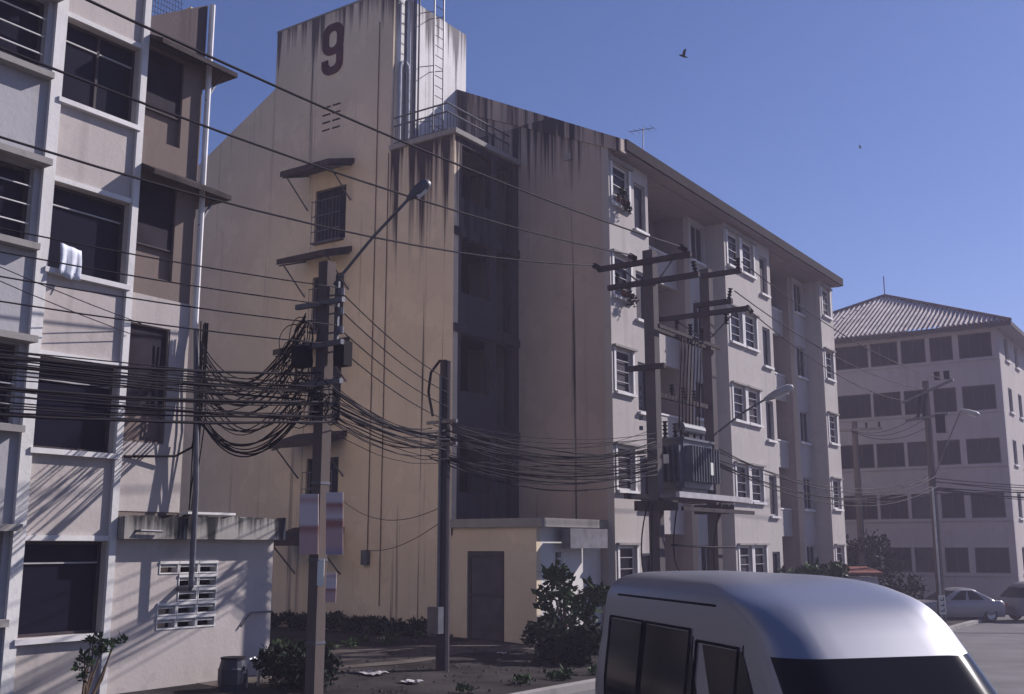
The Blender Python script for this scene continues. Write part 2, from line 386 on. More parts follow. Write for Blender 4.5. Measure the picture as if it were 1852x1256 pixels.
# the digit: a thick painted raised 9
NUM = mat('number_paint', (0.075, 0.028, 0.038), rough=0.7, noise=0.3, nscale=3)
def digit9():
    def W(a, b): return Vector((X9-.035, 8.0-a, 17.88+b))     # a to the right of the viewer (-Y), b up
    ww, hh, s = .45, .86, .27
    def rr(x0, x1, y0, y1, r, n=6):
        pts = []
        for cx, cy, a0 in ((x1-r, y1-r, 0), (x0+r, y1-r, 90), (x0+r, y0+r, 180), (x1-r, y0+r, 270)):
            for i in range(n+1): a = R(a0+90*i/n); pts.append((cx+r*math.cos(a), cy+r*math.sin(a)))
        return pts
    mb = MB(); o2 = Vector((.03, 0, 0))
    out = rr(-ww, ww, -.20, hh, .36); inn = rr(-ww+s, ww-s, .05, hh-s*.95, .17)
    n = len(out)
    for i in range(n):
        j = (i+1) % n; mb.prism([W(*out[i]), W(*out[j]), W(*inn[j]), W(*inn[i])], o2)
    mb.build('number_nine', NUM, B9)
    mb = MB(); e_ = Vector((-.004, 0, 0))
    out = rr(-ww, ww, -hh, .3, .36); inn = rr(-ww+s, ww-s, -hh+s*.95, .2, .17)
    for i in range(n):
        j = (i+1) % n; mx_ = (out[i][0]+out[j][0])/2; my_ = (out[i][1]+out[j][1])/2
        if my_ < -.40 or (mx_ > ww-.02 and my_ < .3):
            mb.prism([W(*out[i])+e_, W(*out[j])+e_, W(*inn[j])+e_, W(*inn[i])+e_], o2)
    mb.prism([W(-ww, -.52)+e_, W(-ww, -.34)+e_, W(-ww+s, -.34)+e_, W(-ww+s, -.52)+e_], o2)
    mb.build('number_tail', NUM, B9)
digit9()
# vent slots below the digit
for j in range(4):
    for i in range(2):
        y = 8.35-.42*i; z = 15.95-.25*j
        MB().prism([(X9-.012, y, z), (X9-.012, y-.33, z), (X9-.012, y-.33, z+.05), (X9-.012, y, z+.05)], (.01, 0, 0)).build('vent_slot', DARKIN, B9)
# stair windows with projecting cage, awning and braces
AWN = mat('awning_sheet', (0.05, 0.04, 0.042), rough=0.8, noise=0.4, nscale=3)
for i, z in enumerate(WZ + [11.6-H5*4]):
    if i < 4: window(B9, 'X', X9, 7.25, z, 1.3, 1.7, 'dark', rec=.10, vm=1, sill=False)
    za = z+2.28
    if i < 4:
        cg = MB().box(X9-.22, X9-.003, 7.3, 8.5, z-.06, z-.02).build('window_cage', METAL, B9)
        cb = MB()
        for q in range(9): y = 7.32+q*1.16/8; cb.tube([(X9-.2, y, z-.02), (X9-.2, y, z+1.3)], .012, 4)
        for q in range(3): cb.box(X9-.215, X9-.188, 7.3, 8.5, z+.3+q*.48, z+.325+q*.48)
        cb.build('cage_bars', METAL, cg)
    a = MB().prism([(X9-.003, 6.95, za), (X9-.003, 8.95, za), (X9-1.12, 8.95, za-.36), (X9-1.12, 6.95, za-.36)], (0, 0, .17)).build('awning', AWN, B9)
    for y in (7.05, 8.85):
        MB().tube([(X9-.95, y, za-.32), (X9-.02, y, za-1.15)], .025, 5).build('brace', METAL, a); MB().tube([(X9-1.1, y, za-.40), (X9-.02, y, za-.04)], .025, 5).build('strut', METAL, a)
# conduits on the wall
for y, z0, z1, m in ((6.04, 2.3, 18.2, RUST), (5.57, .9, 13.9, RUST)):
    MB().tube([(X9-.03, y, z0), (X9-.03, y, z1)], .013, 5).build('conduit', m, B9)
MB().box(X9-.14, X9-.004, 5.95, 6.18, 2.0, 2.4).build('junction_box', METAL, B9)
# recess side (Y=3.14): landings open to the air
hs = [(-2.85, -1.45, sillz(k)-.1, sillz(k)+1.45) for k in range(0, 5)] + [(-1.15, -.35, sillz(k)-.9, sillz(k)+1.45) for k in range(0, 5)]
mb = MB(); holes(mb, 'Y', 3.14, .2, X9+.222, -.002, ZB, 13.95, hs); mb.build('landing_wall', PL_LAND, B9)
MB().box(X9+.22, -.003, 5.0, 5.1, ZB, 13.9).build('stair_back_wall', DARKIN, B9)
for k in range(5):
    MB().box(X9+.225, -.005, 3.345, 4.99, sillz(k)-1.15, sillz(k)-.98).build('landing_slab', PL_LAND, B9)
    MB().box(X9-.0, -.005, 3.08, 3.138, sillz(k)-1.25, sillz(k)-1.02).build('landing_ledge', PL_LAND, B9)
# terrace slab with rails and water pipes
MB().box(X9-.1, -.003, 3.02, 5.5, 13.952, 14.10).build('terrace_slab', CONC, B9)
rl = MB()
for a, b in (((X9+.05, 5.45), (X9+.05, 3.45)), ((X9+.05, 3.45), (-.05, 3.45))):
    for z in (14.18, 14.72, 14.98): rl.tube([(*a, z), (*b, z)], .026, 5)
tr = rl.build('terrace_railing', METAL, B9)
bl = MB()
for i in range(13): y = 5.4-i*1.95/12; bl.tube([(X9+.05, y, 14.10), (X9+.05, y, 14.72)], .012, 4)
for i in range(22): x = X9+.05+i*3.05/21; bl.tube([(x, 3.45, 14.10), (x, 3.45, 14.72)], .012, 4)
bl.build('balusters', METAL, tr)
ld = MB()
for x in (-1.93, -1.47): ld.tube([(x, 4.95, 14.1), (x, 4.95, 20.0)], .028, 5)
lad = ld.build('ladder', METAL, B9)
for i in range(17): MB().tube([(-1.93, 4.95, 14.4+i*.33), (-1.47, 4.95, 14.4+i*.33)], .014, 4).build('rung', METAL, lad)
for z in (15.2, 17.0, 18.8):
    for x in (-1.93, -1.47): MB().tube([(x, 4.95, z), (x, 5.498, z+.1)], .016, 4).build('ladder_bracket', METAL, lad)
for x, z1, r in ((-2.32, 19.6, .055), (-2.12, 19.4, .03), (-2.75, 18.9, .05)):
    MB().tube([(x, 5.4, 14.1), (x, 5.4, z1)], r, 8).build('water_pipe', METAL, B9)
MB().tube([(-2.95, 5.42, 14.1), (-2.95, 5.42, 16.65), (-2.9, 5.42, 16.85), (-2.75, 5.42, 16.95), (-2.6, 5.42, 16.85), (-2.56, 5.42, 16.6), (-2.56, 5.42, 14.1)], .045, 8).build('overflow_pipe', GALV, B9)
vp = MB()
vp.tube([(-2.95+.75, 5.40, 14.12), (-2.2, 5.1, 14.35), (-1.2, 5.1, 14.35)], .05, 6); vp.build('valve_pipe', METAL, B9)
# roof of the main block: two slopes with ribs, eave overhang and soffit
def slope_roof(name, x0, x1, s, ov, rib, parent, m, y_in=None):
    """s=+1 street side, -1 rear. ribs run down the slope"""
    ye = -ov if s > 0 else 2*RY+ov; sl_ = (RZ-14.12)/(RY+.3)
    ze = RZ - sl_*(RY+ov)
    mb = MB(); n = int((x1-x0)/rib)
    for i in range(n):
        xa = x0+(x1-x0)*i/n; xb = x0+(x1-x0)*(i+1)/n; xm = (xa+xb)/2
        for (p, q, hp, hq) in ((xa, xm, 0, .05), (xm, xb, .05, 0)):
            mb.quad((p, ye, ze+.02+hp), (q, ye, ze+.02+hq), (q, RY, RZ+.02+hq), (p, RY, RZ+.02+hp))
    mb.prism([(x0, ye, ze-.13), (x0, RY, RZ-.13), (x0, RY, RZ), (x0, ye, ze)], (x1-x0, 0, 0))
    return mb.build(name, m, parent)
rf = slope_roof('roof_slope', .24, XE+.14, 1, .42, .26, B9, ROOFT)
slope_roof('roof_slope', X9+.3, XE+.14, -1, .5, .26, B9, ROOFT)
sl_ = (RZ-14.12)/(RY+.3)
ze = RZ - sl_*(RY+.42)
MB().box(.24, XE+.15, -.49, -.422, ze-.28, ze+.05).build('fascia_board', ROOFD, rf)
MB().box(.24, XE+.1, -.42, -.002, 13.76, 13.80).build('eave_soffit', PL_REC, rf)
MB().prism([(XE-.2, -.2, 13.98), (XE-.2, 2*RY+.2, 13.98), (XE-.2, RY, RZ-.2)], (.19, 0, 0)).build('gable_end', PL_END, B9)
MB().tube([(.24, RY, RZ+.06), (XE+.14, RY, RZ+.06)], .12, 8).build('roof_ridge', ROOFT, B9)
# ground floor service room beside the recess
zb = 3.12
hs = [(1.43, 2.6, -1.0, 2.38)]
mb = MB(); holes(mb, 'X', X9, .2, .46, 3.138, ZB, 2.98, hs); sr = mb.build('service_room_wall', PL_END, B9)
dr = MB().box(X9+.06, X9+.1, 1.432, 2.598, ZB, 2.378).build('service_door', DOOR, B9)
ds = MB(); ds.box(X9+.03, X9+.058, 1.46, 1.53, .2, 2.3); ds.box(X9+.03, X9+.058, 2.5, 2.57, .2, 2.3); ds.box(X9+.03, X9+.058, 1.53, 2.5, 1.25, 1.33); ds.box(X9+.03, X9+.058, 1.53, 2.5, 2.23, 2.3)
ds.build('door_frame', DFRAME, dr)
mb = MB(); holes(mb, 'Y', .46, .2, X9+.202, -.002, ZB, 2.98, [(-2.35, -1.95, .75, 2.35)]); mb.build('service_room_side', PL_WHITE, B9)
for q in range(8):
    vb = MB(); z = .76+q*.2
    vb.box(-2.348, -1.952, .47, .6, z, z+.05); vb.box(-2.348, -2.29, .47, .6, z+.05, z+.2); vb.box(-2.01, -1.952, .47, .6, z+.05, z+.2)
    vb.build('vent_block', PL_WHITE, B9)
MB().box(-2.348, -1.952, .602, .64, .75, 2.35).build('vent_backing', DARKIN, B9)
MB().box(X9-.12, -.003, .22, 3.14, 2.982, 3.2).build('service_room_slab', CONC, B9)
MB().box(-2.4, -.5, -.05, .218, 2.45, 2.95).build('room_signboard', mat('grey_sign', (.16, .155, .18), noise=.3), B9)
# television aerial on the roof
ta = empty('tv_aerial', (4.1, 1.0, 14.85), 'thin television aerial standing on the roof edge above the street', 'aerial')
MB().tube([(4.1, 1, 14.6), (4.25, 1, 16.15)], .018, 5).build('mast', METAL, ta)
ar = MB(); ar.tube([(4.25, .6, 16.05), (4.25, 1.5, 16.12)], .012, 4)
for i in range(5): y = .65+i*.2; ar.tube([(4.0, y, 16.07), (4.5, y, 16.07)], .008, 4)
ar.build('antenna_arms', METAL, ta)

# ================================================================ nearest block on the left
BL = empty('apartment_building', (-17, 4, 0), 'pale apartment block with wide dark windows and a mossy ground floor annex', 'building')
YL = .52; XL1 = -14.05; ZL = 15.5
def lsz(k): return 1.2+H5*k
hs = []
LW = []
for k in range(5):
    hs.append((-16.78, -15.40, lsz(k), lsz(k)+1.38)); LW.append((-16.78, lsz(k), 1.38, 1.38, 'wide'))
mb = MB(); holes(mb, 'Y', YL, .25, -16.98, -15.28, -.3, ZL, hs); mb.build('facade_wall', PL_LEFT, BL)
hs2 = []
for k in range(5):
    for x0, x1 in ((-18.55, -17.1), (-20.6, -19.15), (-23.2, -21.6)):
        hs2.append((x0, x1, lsz(k)+.32, lsz(k)+1.5)); LW.append((x0, lsz(k)+.32, x1-x0, 1.18, 'dark'))
mb = MB(); holes(mb, 'Y', YL, .25, -26, -16.98, -.3, ZL, hs2); mb.build('facade_wall', PL_GREY, BL)
for (x, z, wd, h, st) in LW:
    wn = window(BL, 'Y', YL, x, z, wd, h, st, rec=.16, vm=1 if st == 'wide' and z > 9 else 0, sill=(st == 'wide'))
    if st == 'dark':
        def bb(wd=wd, h=h):
            m_ = MB()
            for i in range(1, 4): m_.box(.01, wd-.01, .02, .045, h*i/4-.008, h*i/4+.008)
            m_.box(wd*.45, wd*.45+.02, .046, .06, .02, h-.02); return m_.mesh('guard_bars', WFRAME)
        link('guard_bars', cached(('lb', round(wd, 2)), bb), WFRAME, wn, None, False)
        def hd(wd=wd, h=h):
            m_ = MB(); m_.box(-.12, wd+.12, -.28, -.003, h+.02, h+.12); return m_.mesh('window_hood', CONC)
        link('window_hood', cached(('lh', round(wd, 2)), hd), CONC, wn, None, False)
        def sd(wd=wd, h=h):
            m_ = MB(); m_.box(-.08, wd+.08, -.2, -.003, -.13, -.03); return m_.mesh('window_ledge', CONC)
        link('window_ledge', cached(('ll', round(wd, 2)), sd), CONC, wn, None, False)
for x0, x1 in ((-16.99, -16.80), (-15.39, -15.27)):
    MB().box(x0, x1, YL-.07, YL-.003, -.3, ZL-.02).build('pilaster', PL_WHITE, BL)
for k in range(5):
    MB().box(-16.796, -15.394, YL-.05, YL-.003, lsz(k)+1.39, lsz(k)+1.47).build('window_lintel', PL_WHITE, BL)
# end bay with recessed balconies
OP = [(4.20, 6.10), (6.95, 8.62), (9.35, 10.95)]
hs = [(-15.24, -14.47, a, b) for a, b in OP]
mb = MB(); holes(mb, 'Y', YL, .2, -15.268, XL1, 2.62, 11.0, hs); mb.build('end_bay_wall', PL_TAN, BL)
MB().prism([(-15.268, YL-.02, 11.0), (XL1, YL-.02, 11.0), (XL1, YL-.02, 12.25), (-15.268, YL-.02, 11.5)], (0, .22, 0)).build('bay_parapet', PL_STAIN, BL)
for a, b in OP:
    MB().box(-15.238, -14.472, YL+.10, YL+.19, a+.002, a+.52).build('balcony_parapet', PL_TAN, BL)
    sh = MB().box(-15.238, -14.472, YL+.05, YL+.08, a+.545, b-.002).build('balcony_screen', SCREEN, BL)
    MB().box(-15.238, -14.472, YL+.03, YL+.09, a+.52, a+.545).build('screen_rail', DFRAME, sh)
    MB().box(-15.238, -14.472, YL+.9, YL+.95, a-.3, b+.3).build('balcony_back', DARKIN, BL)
# sunlit parts of the bay, their light put into the paler plaster
for z0, z1 in ((6.12, 6.62), (3.06, 4.17)):
    MB().box(-15.262, XL1-.002, YL-.012, YL-.002, z0, z1).build('sunlit_panel', PL_LEFT, BL)
MB().box(-14.44, XL1, YL-.010, YL-.002, 4.17, 6.12).build('sunlit_panel', PL_LEFT, BL)
# outer shell
MB().box(XL1-.2, XL1, YL+.2, 12, -.3, 12.2).build('end_wall', PL_END, BL)
MB().box(-26, -15.3, YL+4, YL+4.2, -.3, ZL).build('inner_wall', DARKIN, BL)
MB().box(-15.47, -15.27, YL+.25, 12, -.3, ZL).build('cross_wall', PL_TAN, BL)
MB().prism([(-26, -.2, ZL), (-26, 6, ZL+2.9), (-26, 12.2, ZL), (-26, 12.2, ZL-.15), (-26, -.2, ZL-.15)], (10.6, 0, 0)).build('roof', ROOFT, BL)
MB().box(-26, -15.47, 11.8, 12, -.3, ZL-.2).build('rear_wall', PL_END, BL)
# corner canopies with brace
for z in (10.97, 8.64):
    cn = MB().prism([(-15.26, YL-.004, z+.14), (-15.26, YL-.42, z-.06), (-13.62, YL-.42, z-.08), (-13.62, YL+.6, z-.08), (XL1+.003, YL+.6, z+.14), (XL1+.003, YL-.004, z+.14)], (0, 0, .085)).build('corner_canopy', AWN, BL)
    MB().tube([(-13.72, YL-.1, z+.03), (XL1+.01, YL-.1, z-.6)], .022, 5).build('canopy_brace', METAL, cn)
# wire mesh and creepers on the bay top
gm = MB()
for i in range(12): x = -15.2+i*.06; gm.tube([(x, YL+.1, 11.6), (x, YL+.1, 12.6)], .006, 4)
for i in range(10): z = 11.7+i*.1; gm.tube([(-15.22, YL+.1, z), (-14.5, YL+.1, z)], .006, 4)
gm.build('wire_mesh', METAL, BL)
# annex on the ground floor
cols = [(-14.385, -13.995), (-13.99, -13.585), (-13.58, -13.175)]
AV = []
for r_ in range(5):
    z1 = 2.27-r_*.222
    for ci, (a, b) in enumerate(cols):
        if ci == 0 and r_ in (1, 2): continue
        AV.append((a, b, z1-.217, z1))
mb = MB(); holes(mb, 'Y', YL, .2, -15.268, -11.9, -.3, 2.618, AV); ax_ = mb.build('annex_wall', PL_LEFT, BL)
MB().box(-12.1, -11.9, YL+.2, 6.5, -.3, 2.618).build('annex_end_wall', PL_LEFT, BL)
for (a, b, z0, z1) in AV:
    vb = MB(); e = .004
    vb.box(a+e, b-e, YL-.025, YL+.15, z1-.05, z1-e); vb.box(a+e, b-e, YL-.012, YL+.15, z0+e, z0+.025); vb.box(a+e, a+.022, YL-.012, YL+.15, z0+.025, z1-.05); vb.box(b-.022, b-e, YL-.012, YL+.15, z0+.025, z1-.05)
    vb.quad((a+.022, YL+.0, z1-.10), (b-.022, YL+.0, z1-.10), (b-.022, YL+.08, z1-.05), (a+.022, YL+.08, z1-.05))
    vb.build('vent_block', PL_WHITE, ax_)
MB().box(-14.5, -13.1, YL+.203, YL+.23, 1.1, 2.4).build('vent_backing', DARKIN, ax_)
sl2 = MB(); n = 26; random.seed(3)
tops = [2.98+random.uniform(-.03, .05) for _ in range(n+1)]
for i in range(n):
    xa = -15.26+3.42*i/n; xb = -15.26+3.42*(i+1)/n
    sl2.prism([(xa, YL-.24, 2.622), (xb, YL-.24, 2.622), (xb, YL-.24, tops[i+1]), (xa, YL-.24, tops[i])], (0, .236, 0))
sl2.box(-14.03, -11.84, YL-.003, 6.6, 2.63, 2.8)
sb = sl2.build('annex_slab', MOSS, BL)
MB().box(-14.02, -13.0, YL-.2, YL+.05, 3.035, 3.075).build('slab_flashing', PL_WHITE, sb)
# downpipe in two colours, elbow into the annex wall
MB().tube([(-14.0, YL-.09, 12.25), (-14.0, YL-.09, 6.2)], .052, 8).build('downpipe', WFRAME, BL)
MB().tube([(-13.98, YL-.10, 6.2), (-13.98, YL-.32, 3.4), (-13.98, YL-.32, 1.86), (-13.98, YL-.30, 1.82), (-13.98, YL-.01, 1.82)], .047, 8).build('downpipe', METAL, BL)
MB().tube([(-15.27, YL-.03, 2.72), (-15.0, YL-.3, 2.75), (-14.6, YL-.3, 2.74)], .02, 5).build('slab_pipe', METAL, BL)
MB().tube([(-11.92, YL-.06, 1.35), (-12.4, YL-.06, 1.35), (-12.62, YL-.03, 1.12)], .018, 5).build('hose_pipe', METAL, BL)
# laundry on the sill
CLOTH = mat('white_cloth', (0.62, 0.64, 0.72), rough=0.9, noise=0.15, nscale=9)
lm = MB(); nx, nz = 8, 6
for j in range(nz+1):
    for i in range(nx+1):
        u = i/nx; v_ = j/nz
        lm.v.append((-16.66+.36*u+.012*math.sin(v_*4), YL-.14-(.012+.022*v_)*math.sin(u*13+v_)-.01*v_, 7.10-.50*v_-.05*u+.02*math.sin(u*9)*v_))
for j in range(nz):
    for i in range(nx): a = j*(nx+1)+i; lm.f.append((a, a+1, a+nx+2, a+nx+1))
lm.smooth = True
lo = lm.build('hanging_cloth', CLOTH); sf = lo.modifiers.new('thick', 'SOLIDIFY'); sf.thickness = .012
tag(lo, 'white cloth hung out over the sill of a wide dark window', 'laundry')

# ================================================================ far block with hipped roof
BF = empty('apartment_building', (40, 2.6, -1), 'distant apartment block with ribbed hipped roof seen beyond the lamp posts', 'building')
XF = 33.0; YF0 = -4.45; YF1 = 9.8; ZF = 13.75
colsF = [(-4.12, -2.5), (-2.2, -1.05), (-.82, .45), (.62, 2.08), (2.22, 4.1), (4.3, 6.0), (6.2, 7.9)]
fz = [(1.15+H5*k, 2.44+H5*k) for k in range(5)]
hs = [(a, b, z0, z1) for a, b in colsF for z0, z1 in fz]
mb = MB(); holes(mb, 'X', XF, .22, YF0, YF1, -2, ZF, hs); mb.build('end_wall', PL_FAR, BF)
for a, b in colsF:
    for z0, z1 in fz: window(BF, 'X', XF, a, z0, b-a, z1-z0, 'dark', rec=.1, vm=1 if b-a < 1.4 else 2, sill=False, pane_mat=CURT if random.random() < .3 else None)
hsl = [(a, a+1.1, z0, z1) for a in (34.6, 37.5, 41, 44) for z0, z1 in fz]
mb = MB(); holes(mb, 'Y', YF0, .22, XF+.222, 47, -2, ZF-.01, hsl); mb.build('street_wall', PL_FAC, BF)
for (a, b, z0, z1) in hsl: window(BF, 'Y', YF0, a, z0, b-a, z1-z0, 'grey', rec=.1)
for k in range(5):
    MB().box(XF-.08, XF-.003, YF0, YF1, fz[k][0]-.16, fz[k][0]-.06).build('string_course', PL_FAR, BF)
MB().box(XF+.22, 47, YF1-.2, YF1, -2, ZF-.02).build('rear_wall', PL_FAR, BF)
# hipped ribbed roof
TILE = mat('red_grey_tile', (0.43, 0.37, 0.35), rough=0.8, noise=0.35, nscale=1.5)
ov = .75; x0 = XF-ov; y0 = YF0-ov; y1 = YF1+ov; ym = (y0+y1)/2; xh = x0+(y1-y0)/2*.86; ZR = 17.35; x1 = 48
mb = MB(); nr = 62
for i in range(nr):      # end face ribs, run up towards the ridge end
    ya = y0+(y1-y0)*i/nr; yb = y0+(y1-y0)*(i+1)/nr; yc = (ya+yb)/2
    def top(y):
        t = 1-abs(y-ym)/((y1-y0)/2); return (x0+(xh-x0)*t, y, ZF+(ZR-ZF)*t)
    for p, q, hp, hq in ((ya, yc, 0, .13), (yc, yb, .13, 0)):
        a = (x0, p, ZF+hp); b = (x0, q, ZF+hq); c = top(q); d = top(p)
        mb.quad(a, b, (c[0], c[1], c[2]+hq), (d[0], d[1], d[2]+hp))
nr = 60
for s in (0, 1):
    ye = y0 if s == 0 else y1
    for i in range(nr):
        xa = x0+(x1-x0)*i/nr; xb = x0+(x1-x0)*(i+1)/nr; xc = (xa+xb)/2
        def tp(x):
            t = min(1, (x-x0)/(xh-x0)); return (x, ye+(ym-ye)*t, ZF+(ZR-ZF)*t)
        for p, q, hp, hq in ((xa, xc, 0, .07), (xc, xb, .07, 0)):
            c = tp(q); d = tp(p); mb.quad((p, ye, ZF+hp), (q, ye, ZF+hq), (c[0], c[1], c[2]+hq), (d[0], d[1], d[2]+hp))
rfo = mb.build('roof', TILE, BF)
rc = MB(); rc.tube([(x0, y0, ZF+.05), (xh, ym, ZR+.08)], .13, 6); rc.tube([(x0, y1, ZF+.05), (xh, ym, ZR+.08)], .13, 6); rc.tube([(xh, ym, ZR+.08), (x1, ym, ZR+.08)], .13, 6)
rc.build('ridge_caps', ROOFT, rfo)
MB().box(x0-.04, x0, y0, y1, ZF-.22, ZF+.02).build('fascia_board', DFRAME, rfo); MB().box(x0, x1, y0-.04, y0, ZF-.22, ZF+.02).build('fascia_board', DFRAME, rfo)
MB().box(x0, x1, y0+.002, y1, ZF-.12, ZF-.06).build('eave_soffit', PL_FAR, rfo)
MB().tube([(xh, ym, ZR), (xh, ym, ZR+1.3)], .03, 4).build('lightning_rod', METAL, rfo)

ARM = mat('weathered_arm', (0.05, 0.042, 0.045), rough=.85, noise=.35, nscale=4)
# ================================================================ utility poles
def crossarm(parent, a, b, s=.11, m=None): return MB().bar(a, b, s, s).build('crossarm', m or ARM, parent)
def insulator(parent, p, d, n=4, r=.075, L=.34):
    d = Vector(d).normalized(); p = Vector(p); pts = []; rs = []
    for i in range(n):
        t = L*i/n; pts += [p+d*t, p+d*(t+L/n*.45), p+d*(t+L/n*.55)]; rs += [r*.5, r, r*.5]
    mb = MB(); mb.tube(pts, rs, 8); return mb.build('insulator', BLACK, parent)
# pole by the near block: square concrete
P1 = Vector((-14.95, -3.62, 0)); z1 = gz(P1.x)
pole1 = empty('utility_pole', (P1.x, P1.y, z1), 'square concrete utility pole hung with red notice boards and cable coils', 'utility pole', 'utility poles along the street', rz=R(0))
MB().prism([(P1.x-.088, P1.y-.088, z1-.2), (P1.x+.088, P1.y-.088, z1-.2), (P1.x+.088, P1.y+.088, z1-.2), (P1.x-.088, P1.y+.088, z1-.2)], (0, 0, 6.75-z1)).build('pole', POLE, pole1)
for z in (5.9, 5.3, 4.75):
    crossarm(pole1, (P1.x-.17, P1.y-.5, z), (P1.x-.17, P1.y+.42, z), .07, METAL)
rk = MB()
for i in range(4):
    z = 5.25+i*.28; rk.tube([(P1.x+.05, P1.y-.24, z-.05), (P1.x+.05, P1.y-.24, z+.05)], [.05, .05], 8)
rk.box(P1.x+.03, P1.x+.07, P1.y-.20, P1.y-.135, 5.1, 6.25); rk.build('insulator_rack', METAL, pole1)
MB().box(P1.x-.05, P1.x+.12, P1.y-.42, P1.y-.22, 5.0, 5.35).build('splice_box', BLACK, pole1)
MB().box(P1.x-.3, P1.x-.12, P1.y+.12, P1.y+.36, 5.0, 5.3).build('splice_box', BLACK, pole1)
for z in (1.2, 2.3, 3.35): MB().box(P1.x-.094, P1.x+.094, P1.y-.094, P1.y+.094, z, z+.04).build('steel_band', METAL, pole1)
# coils and tangles of spare cable tied to the pole
def coil(name, c, r, n, seed, parent=None, axis=0, rr=.014):
    random.seed(seed); mb = MB()
    for q in range(n):
        pts = []; rx = r*random.uniform(.55, 1.05); rz = r*random.uniform(.7, 1.25); off = Vector((random.uniform(-.09, .09), random.uniform(-.12, .12), random.uniform(-.12, .12)))
        tl = random.uniform(-.4, .4)
        for i in range(17):
            a = 2*math.pi*i/16; p = Vector((0, rx*math.cos(a), rz*math.sin(a)))
            p = Vector((p.y*math.sin(tl)*.6, p.y, p.z)) if axis == 0 else Vector((p.y, p.y*math.sin(tl)*.6, p.z))
            pts.append(c+off+p)
        mb.tube(pts, rr, 4, cap=False)
    return mb.build(name, BLACK, parent)
for i, (dy, dz, r) in enumerate(((.30, 5.45, .26), (.42, 4.95, .30), (.3, 4.55, .26), (-.2, 4.45, .2))):
    o = coil('cable_coil', Vector((P1.x-.2, P1.y+dy, dz)), r, 7, 50+i, rr=.008)
    tag(o, 'coil of black spare cable tied to the pole with notice boards', 'cable', 'cable coils on the notice board pole')
# round pole in front of the recess
P2 = Vector((-8.93, -1.1, 0)); z2 = yardz(P2.x, P2.y)
pole2 = empty('utility_pole', (P2.x, P2.y, z2), 'dark slim utility pole with a looped cable on top before the recess', 'utility pole', 'utility poles along the street')
DPOLE = plaster('dark_pole', (0.055, 0.048, 0.055), streak=.4, blotch=.4, seed=47)
MB().tube([(P2.x, P2.y, z2-.2), (P2.x, P2.y, 6.2)], [.135, .11], 12).build('pole', DPOLE, pole2)
for z in (4.5, 4.95): crossarm(pole2, (P2.x-.13, P2.y-.4, z), (P2.x-.13, P2.y+.35, z), .06, METAL)
MB().tube([(P2.x-.02, P2.y+.3, 5.1), (P2.x-.02, P2.y+.42, 5.6), (P2.x-.02, P2.y+.36, 6.0), (P2.x-.02, P2.y+.14, 6.22), (P2.x-.02, P2.y-.03, 6.2)], .03, 6).build('cable_loop', BLACK, pole2)
MB().tube([(P2.x-.16, P2.y, 1.2), (P2.x-.16, P2.y, 5.9)], .03, 6).build('riser_conduit', METAL, pole2)
MB().box(P2.x-.3, P2.x-.13, P2.y-.12, P2.y+.15, .85, 1.35).build('meter_box', METAL, pole2)
HPOLE = plaster('stand_pole', (0.10, 0.088, 0.092), streak=.5, blotch=.4, seed=49)
# two-pole transformer structure
X3, X4, YH = -1.96, 1.5, -2.25
zg = gz(0)
hf = empty('transformer_stand', ((X3+X4)/2, YH, zg), 'two concrete poles joined by beams and crossarms carrying a transformer platform', 'pole structure')
for x, zt in ((X3, 9.95), (X4, 10.2)):
    MB().prism([(x-.14, YH-.14, zg-.3), (x+.14, YH-.14, zg-.3), (x+.14, YH+.14, zg-.3), (x-.14, YH+.14, zg-.3)], (0, 0, zt-zg+.3)).build('pole', HPOLE, hf)
for x, z, ya, yb in ((X3-.22, 9.62, -3.5, -.85), (X3-.22, 9.08, -3.7, -1.15), (X3-.22, 6.9, -2.7, -1.7), (X4-.22, 9.97, -3.4, -2.2), (X4-.22, 8.88, -3.6, -.85), (X4-.22, 9.15, -3.1, -2.0)):
    crossarm(hf, (x, ya, z), (x, yb, z), .13)
for z in (7.95, 6.26): MB().bar((X3+.16, YH, z+.0), (X4-.16, YH, z), .12, .12).build('tie_beam', ARM, hf)
MB().bar((X3-.1, YH-.25, 7.95), (X4+.2, YH-.25, 7.95), .06, .09).build('tie_beam', ARM, hf)
for (x, y, z, d) in ((X3-.3, -.95, 9.62, (-1, 0, .05)), (X3-.3, -2.0, 9.72, (-1, 0, .05)), (X3-.3, -3.4, 9.72, (-1, 0, .05)), (X3+.0, -3.45, 9.5, (0, -.2, -1)), (X3, -1.3, 9.5, (0, 0, -1)),
                     (X4-.2, -3.3, 10.04, (0, 0, 1)), (X4-.2, -3.0, 9.22, (0, -.2, 1)), (X4-.2, -3.5, 8.95, (1, -.1, -.4)), (X4-.3, -.95, 8.88, (-1, 0, 0)), (X4-.2, -2.9, 8.82, (0, 0, -1)), (X4-.2, -1.4, 8.82, (0, 0, -1)), (-.2, YH-.25, 8.0, (0, 0, 1)), (.5, YH-.25, 8.0, (0, 0, 1)), (-.9, YH, 6.32, (0, 0, 1)), (-.2, YH, 6.32, (0, 0, 1)), (.45, YH, 6.32, (0, 0, 1))):
    insulator(hf, (x, y, z), d)
for z, a in ((9.3, 1), (9.3, -1)):
    MB().tube([(X3-.2, YH+a*.75, 9.58), (X3-.05, YH+a*.14, 9.02)], .022, 5).build('brace', METAL, hf)
    MB().tube([(X4-.2, YH+a*.9, 8.82), (X4-.05, YH+a*.14, 8.25)], .022, 5).build('brace', METAL, hf)
pf = MB().box(X3-.25, X4+.75, YH-.76, YH-.66, 3.66, 3.8).build('platform', FRAME, hf)
MB().box(X3-.25, X4+.75, YH+.66, YH+.76, 3.66, 3.8).build('platform_beam', ARM, pf)
for i in range(7): x = X3-.1+i*.62; MB().box(x, x+.12, YH-.657, YH+.657, 3.66, 3.76).build('platform_joist', METAL, pf)
